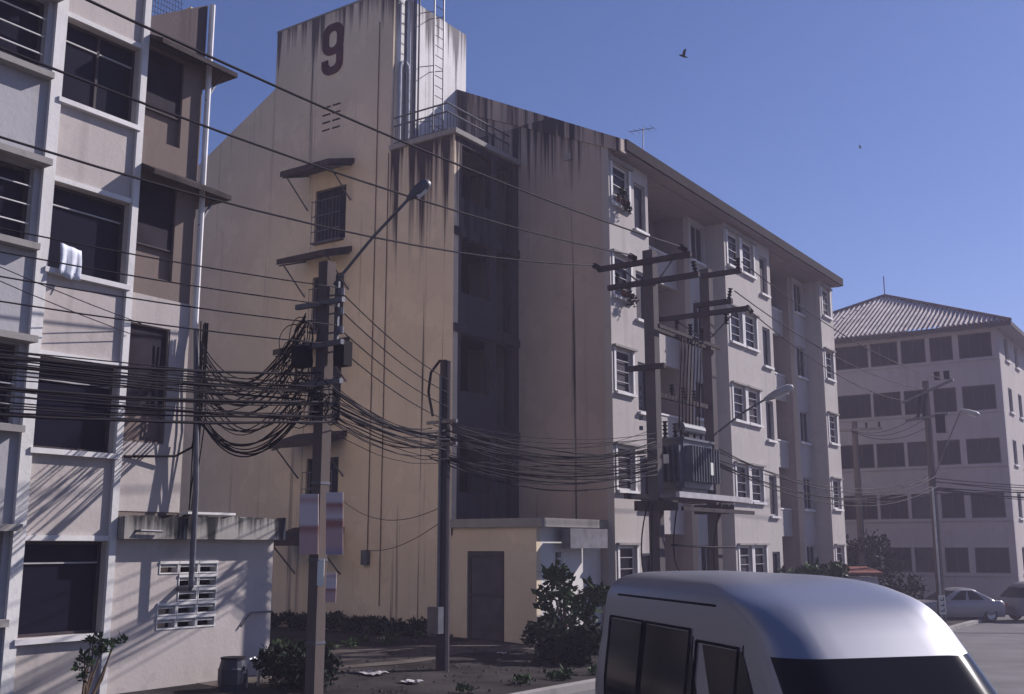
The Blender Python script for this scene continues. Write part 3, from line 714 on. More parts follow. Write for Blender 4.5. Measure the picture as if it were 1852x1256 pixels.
MB().box(X3-.25, X4+.75, YH-.86, YH-.79, 3.34, 3.44).build('platform_beam', ARM, pf)
for x in (X3, X4): MB().box(x-.2, x+.2, YH-.5, YH+.5, 3.36, 3.6).build('pole_bracket', ARM, hf)
for i, z in enumerate((6.35, 6.1, 5.85, 5.6, 5.35)):
    MB().tube([(X3-.12, YH+.3, z), (X3-.12, YH+.3, z+.1)], .05, 8).build('insulator', METAL, hf)
# transformer
TRF = mat('transformer_paint', (0.075, 0.08, 0.10), rough=.5, noise=.3, nscale=3)
tx = empty('transformer', (-.35, YH, 3.81), 'dark grey finned transformer with bushings on the platform between two poles', 'transformer')
MB().box(-1.2, .55, YH-.42, YH+.42, 3.95, 5.15).build('tank', TRF, tx)
MB().box(-1.26, .61, YH-.48, YH+.48, 5.152, 5.21).build('tank_lid', TRF, tx)
MB().box(-1.1, .45, YH-.3, YH+.3, 3.81, 3.948).build('skid', METAL, tx)
for i in range(11):
    x = -1.12+i*.16; MB().box(x, x+.03, YH-.64, YH-.422, 4.1, 5.0).build('cooling_fin', TRF, tx)
for i in range(6):
    y = YH-.38+i*.15; MB().box(-1.38, -1.202, y, y+.03, 4.1, 5.0).build('cooling_fin', TRF, tx)
for x in (-.95, -.35, .25):
    insulator(tx, (x, YH+.2, 5.22), (0, 0, 1), 5, .085, .5)
for i in range(4): insulator(tx, (-.95+i*.4, YH-.25, 5.22), (0, 0, 1), 3, .05, .22)
MB().tube([(.4, YH-.2, 5.5), (-.9, YH-.2, 5.5)], .14, 10).build('oil_conservator', TRF, tx)
PLATE = mat('enamel_plate', (.6, .6, .55), rough=.5)
MB().box(-1.392, -1.382, YH-.1, YH+.05, 4.55, 4.78).build('rating_plate', PLATE, tx)
MB().box(-.1, .06, YH-.66, YH-.642, 4.3, 4.62).build('rating_plate', PLATE, tx)
# distant poles
P5 = onZ(gz(22), 1677, 1120); P5 = Vector((22.6, -3.1, 0)); z5 = gz(P5.x)
def far_pole(loc, top, label, lean=0):
    e = empty('utility_pole', (loc.x, loc.y, gz(loc.x)), label, 'utility pole', 'utility poles along the street')
    MB().tube([(loc.x, loc.y, gz(loc.x)-.2), (loc.x+lean, loc.y, top)], [.18, .14], 8).build('pole', HPOLE, e)
    return e
e5 = far_pole(P5, 9.6, 'distant utility pole with cutouts and switch boxes beside the parked sedan')
crossarm(e5, (P5.x-.15, P5.y-1.2, 9.55), (P5.x-.15, P5.y+1.0, 8.7), .1, METAL); crossarm(e5, (P5.x-.15, P5.y-.9, 8.1), (P5.x-.15, P5.y+.9, 7.9), .1, METAL)
for y in (-.95, -.55): MB().box(P5.x-.2, P5.x-.02, P5.y+y-.12, P5.y+y+.12, 9.6, 9.95).build('cutout', BLACK, e5)
for y in (.15, .4): MB().tube([(P5.x-.1, P5.y+y, 7.9), (P5.x-.1, P5.y+y-.15, 9.0)], .07, 6).build('surge_arrester', BLACK, e5)
MB().box(P5.x-.2, P5.x+.1, P5.y-.75, P5.y-.35, 7.3, 8.1).build('switch_box', BLACK, e5)
MB().tube([(P5.x-.14, P5.y-.02, z5), (P5.x-.14, P5.y-.02, 5.0)], .05, 6).build('earth_conduit', GALV, e5)
P6 = atd(1553, 900, 50); P6.z = 0
e6 = far_pole(P6, 8.3, 'distant utility pole with one crossarm at the end of the block')
crossarm(e6, (P6.x-.15, P6.y-1.3, 7.9), (P6.x-.15, P6.y+1.0, 7.9), .12, METAL)
for y in (-1.2, -.6, .8): insulator(e6, (P6.x-.15, P6.y+y, 7.95), (0, 0, 1), 3, .07, .3)

# ---------------------------------------------------------------- street lamps
LENS = mat('lamp_lens', (.55, .55, .55), rough=.3)
def street_lamp(p0, p1, p2, label, s=1.0):
    """arm from p0 to p1, head from p1 to p2"""
    e = empty('street_lamp', p0, label, 'street lamp', 'street lamps on the poles')
    p0, p1, p2 = Vector(p0), Vector(p1), Vector(p2); d = (p2-p1).normalized()
    mid = (p0+p1)/2+Vector((0, 0, .06*s)); MB().tube([p0, mid, p1], .03*s, 6).build('lamp_arm', METAL, e)
    mb = MB(); L = (p2-p1).length; mb.tube([p1-d*.05, p1+d*L*.12, p1+d*L*.4, p1+d*L*.85, p2], [.045*s, .09*s, .13*s, .12*s, .05*s], 8); mb.smooth = True
    h = mb.build('lamp_head', METAL if s < .8 else FRAME, e)
    u = Vector((0, 0, -1)); MB().tube([p1+d*L*.35+u*.09*s, p1+d*L*.8+u*.09*s], .075*s, 8).build('lamp_lens', LENS, h)
p0 = Vector((P1.x+.1, P1.y-.1, 6.45))
street_lamp((P1.x, P1.y-.14, 6.2), onY(-4.95, 742, 357), onY(-5.2, 777, 328), 'street lamp on a long arm over the notice board pole', .72)
street_lamp((X4+.1, YH-.16, 5.6), onX(1.9, 1385, 722), onX(2.0, 1434, 699), 'street lamp reaching out from the transformer poles', .95)
street_lamp((P5.x, P5.y, 5.2), onX(P5.x, 1738, 742), onX(P5.x, 1772, 751), 'small street lamp on the distant pole by the sedan', .9)

# ---------------------------------------------------------------- overhead cables, each its own object
def cable(a, b, sag, r, label, group, n=14, wob=0.0):
    a = Vector(a); b = Vector(b); pts = []
    for i in range(n+1):
        t = i/n; p = a.lerp(b, t); p.z -= sag*4*t*(1-t)
        if wob and 0 < i < n: p += Vector((0, random.uniform(-wob, wob), random.uniform(-wob, wob)))
        pts.append(p)
    mb = MB(); mb.tube(pts, r*.8, 5); mb.smooth = True
    o = mb.build('overhead_cable', WIRE); return tag(o, label, 'cable', group)
WIRE = mat('cable_black', (0.014, 0.012, 0.017), rough=.7, spec=.2)
random.seed(17)
# three high wires to the transformer stand, then on down the street
for (y, z0, zs, zend, wh) in ((-.95, 9.2, 1.15, 9.64, 'lowest of three, ending at the left tip of'), (-2.05, 8.95, .75, 9.74, 'middle of three, ending left of the pole on'), (-3.4, 8.9, .55, 9.74, 'topmost of three, ending at the right tip of')):
    cable((-40, y, z0+1.4), (X3-.62, y, zend), zs*1.9, .024, 'high wire, %s the top crossarm' % wh, 'three high wires to the transformer stand', 26)
for (y, z, e) in ((-3.3, 10.3, (P5.x, P5.y-.9, 9.6)), (-3.05, 9.5, (P5.x, P5.y-.2, 9.2)), (-3.5, 8.85, (P5.x, P5.y+.6, 8.75))):
    cable((X4+.1, y, z), e, .55, .02, 'high wire from the transformer poles to the distant pole', 'high wires beyond the transformer stand')
# low voltage wires to the rack on the notice board pole
for i, z in enumerate((6.15, 5.88, 5.6, 5.32)):
    cable((-36, P1.y+1.2, z+1.1+i*.05), (P1.x, P1.y-.2, z), .75, .012, 'thin wire reaching the notice board pole, %s of its four' % ('topmost', 'second', 'third', 'lowest')[i], 'thin upper wires to the notice board pole', 22)
    cable((P1.x, P1.y-.2, z), (P2.x, P2.y-.1, z-.35), .12, .012, 'thin wire descending to the dark slim pole, %s of its four' % ('topmost', 'second', 'third', 'lowest')[i], 'thin upper wires to the slim pole')
for (x, y, z) in ((-15.3, .42, 5.9), (-15.1, .42, 6.1)):
    cable((-30, -3.0, 9.0), (x, y, z), .5, .010, 'thin drop wire running down to the balcony of the pale block', 'drop wires to the pale block')
# thick communication bundle
for i in range(26):
    z = 4.18+.72*random.random(); dy = random.uniform(-.45, .4)
    cable((-36, P1.y+.5+dy, z+1.15+random.uniform(-.3, .45)), (P1.x-.17, P1.y+dy, z), .75+random.uniform(-.12, .2), random.choice((.008, .010, .013, .022)), 'black cable of the low bundle crossing before the pale block', 'low cable bundle before the pale block', 20, .012)
for i in range(22):
    z = 4.18+.66*random.random(); dy = random.uniform(-.3, .3)
    cable((P1.x-.1, P1.y+dy, z), (P2.x-.13, P2.y+dy*.8, z+random.uniform(-.1, .1)-.06), random.uniform(.05, .3), random.choice((.008, .010, .013, .022)), 'black cable of the low bundle between the two cable poles', 'low cable bundle between the cable poles', 14, .008)
for i in range(32):
    z = 4.10+.95*random.random(); dy = random.uniform(-.35, .35)
    cable((P2.x-.1, P2.y+dy, z), (X3-.2, YH+dy*.9, z+random.uniform(-.25, .35)+.05), random.uniform(.15, .5), random.choice((.008, .010, .013, .020)), 'black cable of the low bundle reaching the transformer stand', 'low cable bundle to the transformer stand', 14, .008)
for i in range(7):
    z = 4.6+.65*random.random()
    cable((X4, YH-.1, z), (P5.x-.1, P5.y+random.uniform(-.3, .3), 4.6+.9*random.random()), random.uniform(.5, 1.0), random.choice((.014, .018, .022)), 'black cable running from the transformer stand to the distant pole', 'low cables beyond the transformer stand')
for i in range(9):
    z = 4.6+.9*random.random()
    cable((P5.x-.1, P5.y, z), (P5.x+9, P5.y-16, z+random.uniform(-.2, .2)), random.uniform(.3, .7), .022, 'black cable running right from the distant pole', 'low cables right of the distant pole')
for i in range(3):
    cable((P5.x-.1, P5.y, 7.6+.4*i), (P6.x-.15, P6.y+.2, 7.9), .5, .016, 'wire between the two distant poles', 'wires between the distant poles')
# cables tied from the corner downpipe of the pale block across to the notice board pole
CB = Vector((-13.96, YL-.2, 0))
for i in range(22):
    z0 = 6.0-.05*i+random.uniform(-.1, .1); z1_ = random.choice((5.75, 5.5, 5.2, 4.9))+random.uniform(-.15, .15)
    cable((CB.x, CB.y, z0), (P1.x-.15, P1.y+.25, z1_), random.uniform(.45, .95), random.choice((.010, .012, .015)), 'black cable slung from the corner downpipe to the notice board pole', 'cables slung from the corner downpipe', 16)
for i in range(9):
    cable((CB.x, CB.y, 4.75+random.uniform(-.2, .2)), (P1.x-.15, P1.y+.28, 4.45+random.uniform(-.2, .2)), random.uniform(.35, .75), random.choice((.012, .016)), 'drooping cable loop below the corner cables', 'drooping loops from the corner downpipe', 16)
vt = MB()
random.seed(5)
for i in range(9):
    x = CB.x+random.uniform(-.1, .1); y = CB.y+random.uniform(-.08, .08)
    vt.tube([(x, y, 6.3), (x+random.uniform(-.05, .05), y, 5.4), (x+random.uniform(-.05, .05), y, 4.6), (CB.x+random.uniform(-.07, .07), CB.y, 3.1)], .013, 4)
tag(vt.build('cable_riser', BLACK), 'bunch of black cables strapped down the corner of the pale block', 'cable')
vb_ = MB().tube([(CB.x-.0, CB.y, 4.4), (CB.x-.05, CB.y, 4.15), (CB.x-.35, CB.y+.05, 3.98), (-15.2, YL-.03, 3.92)], .022, 5).build('service_cable', BLACK)
tag(vb_, 'single cable bending from the corner riser along the pale wall', 'cable')
# thin wires near the slim pole and the wall
cable((P2.x, P2.y, 3.3), (X9-.05, 7.3, 4.0), .5, .010, 'thin wire sagging from the slim pole to the awning window', None)
cable((P2.x-.05, P2.y, 3.0), (X9-.1, 6.05, 2.4), .2, .010, 'thin wire from the slim pole down to the wall junction box', None)
# transformer leads
random.seed(8)
for i in range(7):
    x = -1.05+i*.2
    mb = MB(); mb.tube([(x, YH-.25, 5.45), (x-.05, YH-.3, 6.1), (x+.15, YH-.28, 7.1), (x+.35, YH-.25, 7.9)], .02, 5); mb.smooth = True
    tag(mb.build('transformer_lead', BLACK), 'black lead rising from the transformer bushings, %s from the left' % ('first', 'second', 'third', 'fourth', 'fifth', 'sixth', 'seventh')[i], 'cable', 'leads above the transformer')
for (a, b, c_) in (((X3-.2, YH+.1, 3.6), (X3-.75, YH+.3, 2.2), (X3-.3, YH, 1.2)), ((X3+.4, YH-.4, 3.6), (X3+.2, YH-.2, 2.2), (X3+1.0, YH-.1, 1.9)), ((X4-.4, YH-.4, 3.6), (X4-.9, YH-.2, 2.4), (X4-.2, YH-.1, 1.7)), ((X3-.2, YH, 3.5), (X3-.4, YH, 2.0), (X3-.25, YH, .5))):
    a, b, c_ = Vector(a), Vector(b), Vector(c_); pts = [(a*(1-t)**2+b*2*t*(1-t)+c_*t*t) for t in [i/10 for i in range(11)]]
    mb = MB(); mb.tube(pts, .018, 5); mb.smooth = True
    tag(mb.build('hanging_lead', BLACK), 'loose black lead hanging below the transformer platform', 'cable', 'leads below the transformer platform')
cable((X3+.2, YH-.3, 2.53), (X4+.7, YH-.3, 2.47), .02, .035, 'pale horizontal pipe between the transformer poles', None)

# ---------------------------------------------------------------- notice boards on the square pole
def board_mat(name, bands, seed):
    m = bpy.data.materials.new(name); m.use_nodes = True; t = m.node_tree; b = t.nodes['Principled BSDF']; b.inputs['Roughness'].default_value = .6
    tc = t.nodes.new('ShaderNodeTexCoord'); sp = t.nodes.new('ShaderNodeSeparateXYZ'); t.links.new(tc.outputs['Generated'], sp.inputs[0])
    nz_ = t.nodes.new('ShaderNodeTexNoise'); nz_.inputs['Scale'].default_value = 9; mp = t.nodes.new('ShaderNodeMapping'); mp.inputs['Scale'].default_value = (2, 2, 4); mp.inputs['Location'].default_value = (seed, 0, 0)
    t.links.new(tc.outputs['Generated'], mp.inputs[0]); t.links.new(mp.outputs[0], nz_.inputs['Vector'])
    ad = t.nodes.new('ShaderNodeMath'); ad.operation = 'MULTIPLY_ADD'; ad.inputs[1].default_value = .10; t.links.new(nz_.outputs[0], ad.inputs[0]); t.links.new(sp.outputs[2], ad.inputs[2])
    sb_ = t.nodes.new('ShaderNodeMath'); sb_.operation = 'SUBTRACT'; sb_.inputs[1].default_value = .05; t.links.new(ad.outputs[0], sb_.inputs[0])
    r = t.nodes.new('ShaderNodeValToRGB'); r.color_ramp.interpolation = 'LINEAR'; els = r.color_ramp.elements
    els[0].position = bands[0][0]; els[0].color = (*bands[0][1], 1); els[1].position = bands[-1][0]; els[1].color = (*bands[-1][1], 1)
    for p, c_ in bands[1:-1]: e = els.new(p); e.color = (*c_, 1)
    t.links.new(sb_.outputs[0], r.inputs[0]); t.links.new(r.outputs[0], b.inputs['Base Color']); return m
PINK, RED, PALE, VIO = (.40, .26, .255), (.26, .10, .09), (.50, .43, .45), (.22, .18, .28)
BM1 = board_mat('notice_print', [(0, VIO), (.14, PINK), (.38, PINK), (.46, RED), (.53, RED), (.6, PALE), (.72, PINK), (.8, RED), (.86, PALE), (1, PALE)], 1)
BM2 = board_mat('notice_print_b', [(0, PINK), (.3, PINK), (.44, RED), (.5, PALE), (.8, PALE), (.9, PINK), (1, PALE)], 6)
def board(x0, y0, x1, y1, z0, z1, label, m, tilt=.0):
    mb = MB(); d = Vector((x1-x0, y1-y0, 0)).normalized(); nrm = Vector((-d.y, d.x, 0))*.02
    mb.prism([(x0, y0, z0), (x1, y1, z0), (x1+tilt, y1, z1), (x0+tilt, y0, z1)], nrm)
    return tag(mb.build('notice_board', m), label, 'notice board', 'notice boards on the square pole')
b1 = atd(541, 1003, 14.55); b2 = atd(556, 1003, 14.55); b3 = atd(593, 1003, 14.5); b4 = atd(620, 1003, 14.5)
zt_ = atd(545, 893, 14.55).z
board(b1.x, b1.y, b2.x+.08, b2.y-.12, b1.z, zt_, 'narrow red and pink notice board on the left of the square pole', BM2, -.03)
board(b3.x-.02, b3.y+.02, b4.x, b4.y, b3.z, zt_+.02, 'wide red and pink notice board on the right of the square pole', BM1, -.03)
for (xa, xb, ya, yb, lab, m) in ((588, 607, 1037, 1090, 'small pale card with faded pink print low on the square pole', BM2), (573, 585, 1012, 1060, 'small folded white leaflet stuck on the face of the square pole', PLATE)):
    a = atd(xa, yb, 14.5); b = atd(xb, yb, 14.5); board(a.x, a.y, b.x, b.y, a.z, atd(xa, ya, 14.5).z, lab, m)

# ================================================================ vehicles: bodies lofted over height
def section(xr, xf, w, rr, rf, n=8):
    """rounded plan outline, x rear..front, half width w; returns list of (x,y) starting rear-left going round"""
    pts = []
    def arc(cx, cy, ra, rb, a0, a1):
        for i in range(n+1): a = R(a0+(a1-a0)*i/n); pts.append((cx+ra*math.cos(a), cy+rb*math.sin(a)))
    rr = min(rr, w*.95); rb = min(rf*.9, w*.95); L = xf-xr; rf = min(rf, L*.45); rr2 = min(rr, L*.45)
    nside = 14
    arc(xr+rr2, -(w-rr), rr2, rr, 180, 270)
    for i in range(1, nside): pts.append((xr+rr2+(L-rr2-rf)*i/nside, -w))
    arc(xf-rf, -(w-rb), rf, rb, 270, 360)
    m = 6
    for i in range(1, m): pts.append((xf, -(w-rb)+2*(w-rb)*i/m))
    arc(xf-rf, (w-rb), rf, rb, 0, 90)
    for i in range(1, nside): pts.append((xf-rf-(L-rr2-rf)*i/nside, w))
    arc(xr+rr2, (w-rr), rr2, rr, 90, 180)
    for i in range(1, m): pts.append((xr, (w-rr)-2*(w-rr)*i/m))
    return pts
def interp(tab, z):
    for (za, *a), (zb_, *b) in zip(tab, tab[1:]):
        if z <= zb_:
            t = (z-za)/(zb_-za) if zb_ > za else 0; t = max(0, min(1, t)); return [p+(q-p)*t for p, q in zip(a, b)]
    return list(tab[-1][1:])
def smooth_tab(tab, n=6):
    """Catmull-Rom densify"""
    out = []
    for i in range(len(tab)-1):
        p0 = tab[max(i-1, 0)]; p1 = tab[i]; p2 = tab[i+1]; p3 = tab[min(i+2, len(tab)-1)]
        for k in range(n):
            t = k/n; out.append(tuple(.5*((2*b)+(c-a)*t+(2*a-5*b+4*c-d)*t*t+(3*b-a-3*c+d)*t**3) for a, b, c, d in zip(p0, p1, p2, p3)))
    out.append(tab[-1]); return out
def loft(tab, off=0.0):
    mb = MB(); ks = []
    for (z, xr, xf, w, rr, rf) in tab:
        s = section(xr-off, xf+off, w+off, rr, rf); ks.append(len(mb.v)); mb.v += [(x, y, z) for x, y in s]
    n = len(section(0, 4, 1, .2, .3))
    for a, b in zip(ks, ks[1:]):
        for j in range(n): q = (j+1) % n; mb.f.append((a+j, a+q, b+q, b+j))
    mb.f.append(tuple(ks[-1]+j for j in range(n))); mb.f.append(tuple(ks[0]+j for j in range(n-1, -1, -1)))
    mb.smooth = True
    return mb
def patch(tab, z0, z1, sel, off=.006, nz=10, insetf=None):
    """glass patch following the body: sel(x,y,xr,xf,w) picks outline points (contiguous run)"""
    mb = MB(); rows = []
    for i in range(nz+1):
        z = z0+(z1-z0)*i/nz; xr, xf, w, rr, rf = interp(tab, z); s = section(xr-off, xf+off, w+off, rr, rf)
        rows.append([(x, y, z) for j, (x, y) in enumerate(s) if sel(j)])
    k = len(rows[0])
    for r_ in rows: mb.v += r_
    for i in range(nz):
        for j in range(k-1): a = i*k+j; mb.f.append((a, a+1, a+k+1, a+k))
    mb.smooth = True
    return mb
def wheel(parent, x, y, r, w_=.2):
    prof = [(r*.62, -w_/2), (r*.94, -w_/2), (r, -w_*.3), (r, w_*.3), (r*.94, w_/2), (r*.62, w_/2)]
    def ring(prof, n=24):
        mb = MB()
        for i in range(n):
            a = 2*math.pi*i/n
            for q, yy in prof: mb.v.append((x+q*math.cos(a), y+yy, r+q*math.sin(a)))
        m = len(prof)
        for i in range(n):
            for j in range(m-1): a = i*m+j; b = ((i+1) % n)*m+j; mb.f.append((a, a+1, b+1, b))
        return mb
    t = ring(prof).build('wheel', BLACK, parent, False)
    mb = ring([(r*.1, w_*.32), (r*.5, w_*.36), (r*.63, w_*.5), (r*.63, -w_*.5), (r*.5, -w_*.36), (r*.1, -w_*.32)]); mb.build('rim', GALV, t, False)
VGLASS = mat('vehicle_glass', (0.010, 0.010, 0.015), rough=.12, spec=.12)
VANP = mat('van_paint', (0.33, 0.33, 0.37), rough=.34, metal=.8, spec=.5)
n_ = 8; ns = 14; m6 = 6
# outline index ranges: rear-left arc 0..8, right side(-y) 9..21, front arc 22..30, front 31..35, front arc 36..44, left side 45..57, rear arc 58..66, rear 67..71
def van(loc, heading):
    e = empty('parked_van', loc, 'silver white high roof van facing us with its roof lit by the sun', 'van', None, heading)
    tab = smooth_tab([(.22, .02, 4.66, .78, .15, .45), (.5, 0, 4.78, .84, .18, .5), (.95, 0, 4.72, .85, .18, .5), (1.12, .01, 4.58, .85, .18, .5), (1.3, .03, 4.36, .835, .18, .48), (1.72, .08, 3.92, .785, .2, .40), (1.9, .10, 3.72, .77, .2, .38), (2.04, .13, 3.50, .75, .2, .40), (2.13, .18, 3.22, .715, .22, .42), (2.195, .26, 2.9, .645, .25, .4), (2.235, .40, 2.45, .51, .25, .35), (2.25, .62, 1.95, .30, .15, .15)])
    tab = [(z, a, f_, w_*1.10, p_, q_) for z, a, f_, w_, p_, q_ in tab]
    b = loft(tab).build('body', VANP, e, False)
    patch(tab, 1.14, 1.70, lambda j: 24 <= j <= 42).build('windscreen', VGLASS, e, False)
    for nm, lo_, hi_ in (('side_window', 9, 13), ('side_window', 13, 17), ('door_window', 18, 21)):
        patch(tab, 1.0, 1.78 if lo_ < 18 else 1.70, lambda j, a=lo_, c=hi_: a <= j <= c).build(nm, VGLASS, e, False)
        A, B_ = 66-hi_, 66-lo_
        patch(tab, 1.0, 1.78 if lo_ < 18 else 1.70, lambda j, a=A, c=B_: a <= j <= c).build(nm, VGLASS, e, False)
    patch(tab, 1.15, 1.8, lambda j: 66 <= j <= 71, off=.008).build('rear_window', VGLASS, e, False)
    def side(x, z, s, o_=.004):
        xr, xf, w_, r1, r2 = interp(tab, z); return (x, s*(w_+o_), z)
    zs = [.35+.1*i for i in range(15)]
    for s in (-1, 1):
        for x in (1.35, 2.42, 3.32):
            MB().tube([side(x, z, s, .001) for z in zs], .006, 4).build('door_seam', BLACK, e, False)
        MB().tube([side(x, 2.02, s, .004) for x in [.6+.2*i for i in range(12)]], .010, 4).build('rain_gutter', BLACK, e, False)
        for x in (2.6, 2.25): MB().box(x-.07, x+.07, min(s*.93, s*.965), max(s*.93, s*.965), .93, .97).build('door_handle', BLACK, e, False)
        for xa, xb, zt in ((.45, 1.3, 1.80), (1.36, 2.36, 1.80), (2.5, 3.25, 1.72)):
            MB().tube([side(xa, z, s, .008) for z in (.98, 1.2, 1.4, 1.6, zt)]+[side(xb, z, s, .008) for z in (zt, 1.6, 1.4, 1.2, .98)], .012, 4).build('window_rubber', BLACK, e, False)
    MB().tube([(4.62, -.55, 1.13), (4.45, -.05, 1.32)], .012, 5).build('wiper', BLACK, e, False)
    MB().tube([(4.64, .1, 1.13), (4.45, .55, 1.32)], .012, 5).build('wiper', BLACK, e, False)
    for s in (-1, 1):
        mr = MB(); mr.box(4.1, 4.2, min(s*.93, s*1.08), max(s*.93, s*1.08), 1.2, 1.42); mr.tube([(4.15, s*.8, 1.22), (4.15, s*.95, 1.28)], .02, 5); mr.build('wing_mirror', VANP, e, False)
        hl = MB().box(4.68, 4.79, min(s*.5, s*.76), max(s*.5, s*.76), .72, .92); hl.build('headlight', LENS, e, False)
        MB().tube([(.9, s*.66, 2.16), (2.8, s*.645, 2.13)], .012, 5).build('roof_gutter', VANP, e, False)
        for x in (.85, 3.75): wheel(e, x, s*.74, .32)
    MB().box(4.72, 4.83, -.72, .72, .3, .5).build('bumper', VANP, e, False)
    MB().box(4.75, 4.805, -.45, .45, .62, .8).build('grille', BLACK, e, False)
    return e
def ground_cam(xc, dc):
    f_ = Vector((FW.x, FW.y, 0)).normalized(); r_ = Vector((RT.x, RT.y, 0)).normalized(); p = CAM+f_*dc+r_*xc; p.z = gz(p.x); return p
# van axis: rear point further from us and slightly left, front towards us
vr = ground_cam(1.72, 11.9); vf = ground_cam(3.02, 7.2)
hd_ = math.atan2(vf.y-vr.y, vf.x-vr.x)
van(vr, hd_)
def sedan(loc, heading, paint, label, rz_s=1.0, group='parked cars'):
    e = empty('parked_car', loc, label, 'car', group, heading)
    body = smooth_tab([(.22, .08, 4.34, .80, .25, .45), (.45, .0, 4.42, .86, .3, .55), (.68, .02, 4.38, .87, .3, .6), (.82, .08, 4.20, .85, .3, .6), (.90, .14, 3.9, .82, .3, .5)])
    loft(body).build('body', paint, e, False)
    cab = smooth_tab([(.86, .42, 3.32, .80, .25, .35), (1.0, .62, 3.06, .755, .25, .35), (1.2, .95, 2.70, .68, .25, .35), (1.36, 1.28, 2.36, .60, .25, .35), (1.43, 1.5, 2.15, .48, .2, .25), (1.455, 1.7, 1.95, .25, .1, .1)])
    cb_ = loft(cab).build('cabin', paint, e, False)
    for lo_, hi_ in ((10, 15), (16, 21)):
        for a, c in ((lo_, hi_), (66-hi_, 66-lo_)):
            patch(cab, .95, 1.33, lambda j, a=a, c=c: a <= j <= c).build('side_window', VGLASS, cb_, False)
    patch(cab, .94, 1.33, lambda j: 25 <= j <= 41).build('windscreen', VGLASS, cb_, False)
    patch(cab, .96, 1.33, lambda j: 60 <= j <= 71 or j < 0, off=.008).build('rear_window', VGLASS, cb_, False)
    for s in (-1, 1):
        MB().box(4.2, 4.36, min(s*.5, s*.74), max(s*.5, s*.74), .62, .76).build('headlight', LENS, e, False)
        MB().box(.02, .12, min(s*.5, s*.76), max(s*.5, s*.76), .66, .80).build('tail_light', mat('tail_red', (.3, .02, .02), rough=.3), e, False)
        MB().box(2.75, 2.9, min(s*.84, s*.98), max(s*.84, s*.98), .92, 1.04).build('wing_mirror', paint, e, False)
        for x in (.85, 3.45): wheel(e, x, s*.76, .31)
    return e
SILV = mat('silver_paint', (.24, .235, .26), rough=.3, metal=.3)  # silver darkened, the shade over the sedan put into the paint
DARKP = mat('dark_paint', (.022, .022, .03), rough=.18, spec=.6)
GREYP = mat('grey_paint', (.16, .16, .18), rough=.35)
c1_ = atd(1722, 1119, 47); c1_.z = gz(c1_.x)
rr_ = Vector((RT.x, RT.y, 0)).normalized(); hd1 = math.atan2(-rr_.y, -rr_.x)+R(8)
cs = c1_ + rr_*2.05; cs.z = gz(cs.x)
sedan(cs, hd1, SILV, 'silver sedan parked side on beyond the van by the distant pole')
c2_ = atd(1808, 1119, 47.5); c2_.z = gz(c2_.x)
c3 = c2_ + rr_*4.4; c3.z = gz(c3.x)
pe = empty('parked_van', c3, 'grey boxy van cut off at the right behind the silver sedan', 'van', None, hd1)
tb = smooth_tab([(.25, .0, 4.3, .8, .15, .4), (.6, 0, 4.4, .84, .2, .4), (1.0, 0, 4.3, .84, .2, .4), (1.4, .05, 3.9, .78, .2, .4), (1.62, .12, 3.6, .72, .2, .4), (1.7, .3, 3.2, .55, .2, .3)])
loft(tb).build('body', GREYP, pe, False)
for a, c in ((10, 20), (46, 56)): patch(tb, 1.02, 1.45, lambda j, a=a, c=c: a <= j <= c).build('side_window', VGLASS, pe, False)
patch(tb, 1.02, 1.45, lambda j: 24 <= j <= 42).build('windscreen', VGLASS, pe, False)
for s in (-1, 1):
    for x in (.8, 3.5): wheel(pe, x, s*.74, .31)

# ================================================================ plants
def foliage(name, blobs, n, size, m, seed, parent=None, up=.3):
    random.seed(seed); mb = MB()
    for _ in range(n):
        c, r = random.choice(blobs); 
        while True:
            d = Vector((random.uniform(-1, 1), random.uniform(-1, 1), random.uniform(-1, 1)))
            if d.length < 1: break
        d = d*(.55+.45*d.length) if d.length > .01 else d
        p = Vector(c)+Vector((d.x*r[0], d.y*r[1], d.z*r[2]))
        a = Vector((random.uniform(-1, 1), random.uniform(-1, 1), random.uniform(-.6, 1)+up)).normalized(); b = a.cross(Vector((random.uniform(-1, 1), random.uniform(-1, 1), random.uniform(-1, 1)))).normalized()
        s = size*random.choice((.45, .7, .9, 1.1, 1.5))*random.uniform(.85, 1.15)
        mb.poly([p, p+a*s*.5+b*s*.24, p+a*s, p+a*s*.5-b*s*.24])
    me = bpy.data.meshes.new(name); me.from_pydata(mb.v, [], mb.f); me.materials.append(m)
    return link(name, me, m, parent)
def shrub(loc, blobs, n, size, m, seed, label, stems=5, h=1.0, group=None, cat='shrub', name='shrub'):
    e = empty(name, loc, label, cat, group); random.seed(seed)
    st = MB()
    for i in range(stems):
        c, r = random.choice(blobs); st.tube([(loc[0]+random.uniform(-.08, .08), loc[1]+random.uniform(-.08, .08), loc[2]-.05), ((loc[0]+c[0])/2+random.uniform(-.1, .1), (loc[1]+c[1])/2, (loc[2]+c[2])/2), tuple(Vector(c)+Vector((random.uniform(-.5, .5)*r[0], random.uniform(-.5, .5)*r[1], .3*r[2])))], [.025, .018, .006], 5)
    st.build('stem', BARK, e)
    foliage('leaves', blobs, n, size, m, seed+1, e)
    return e
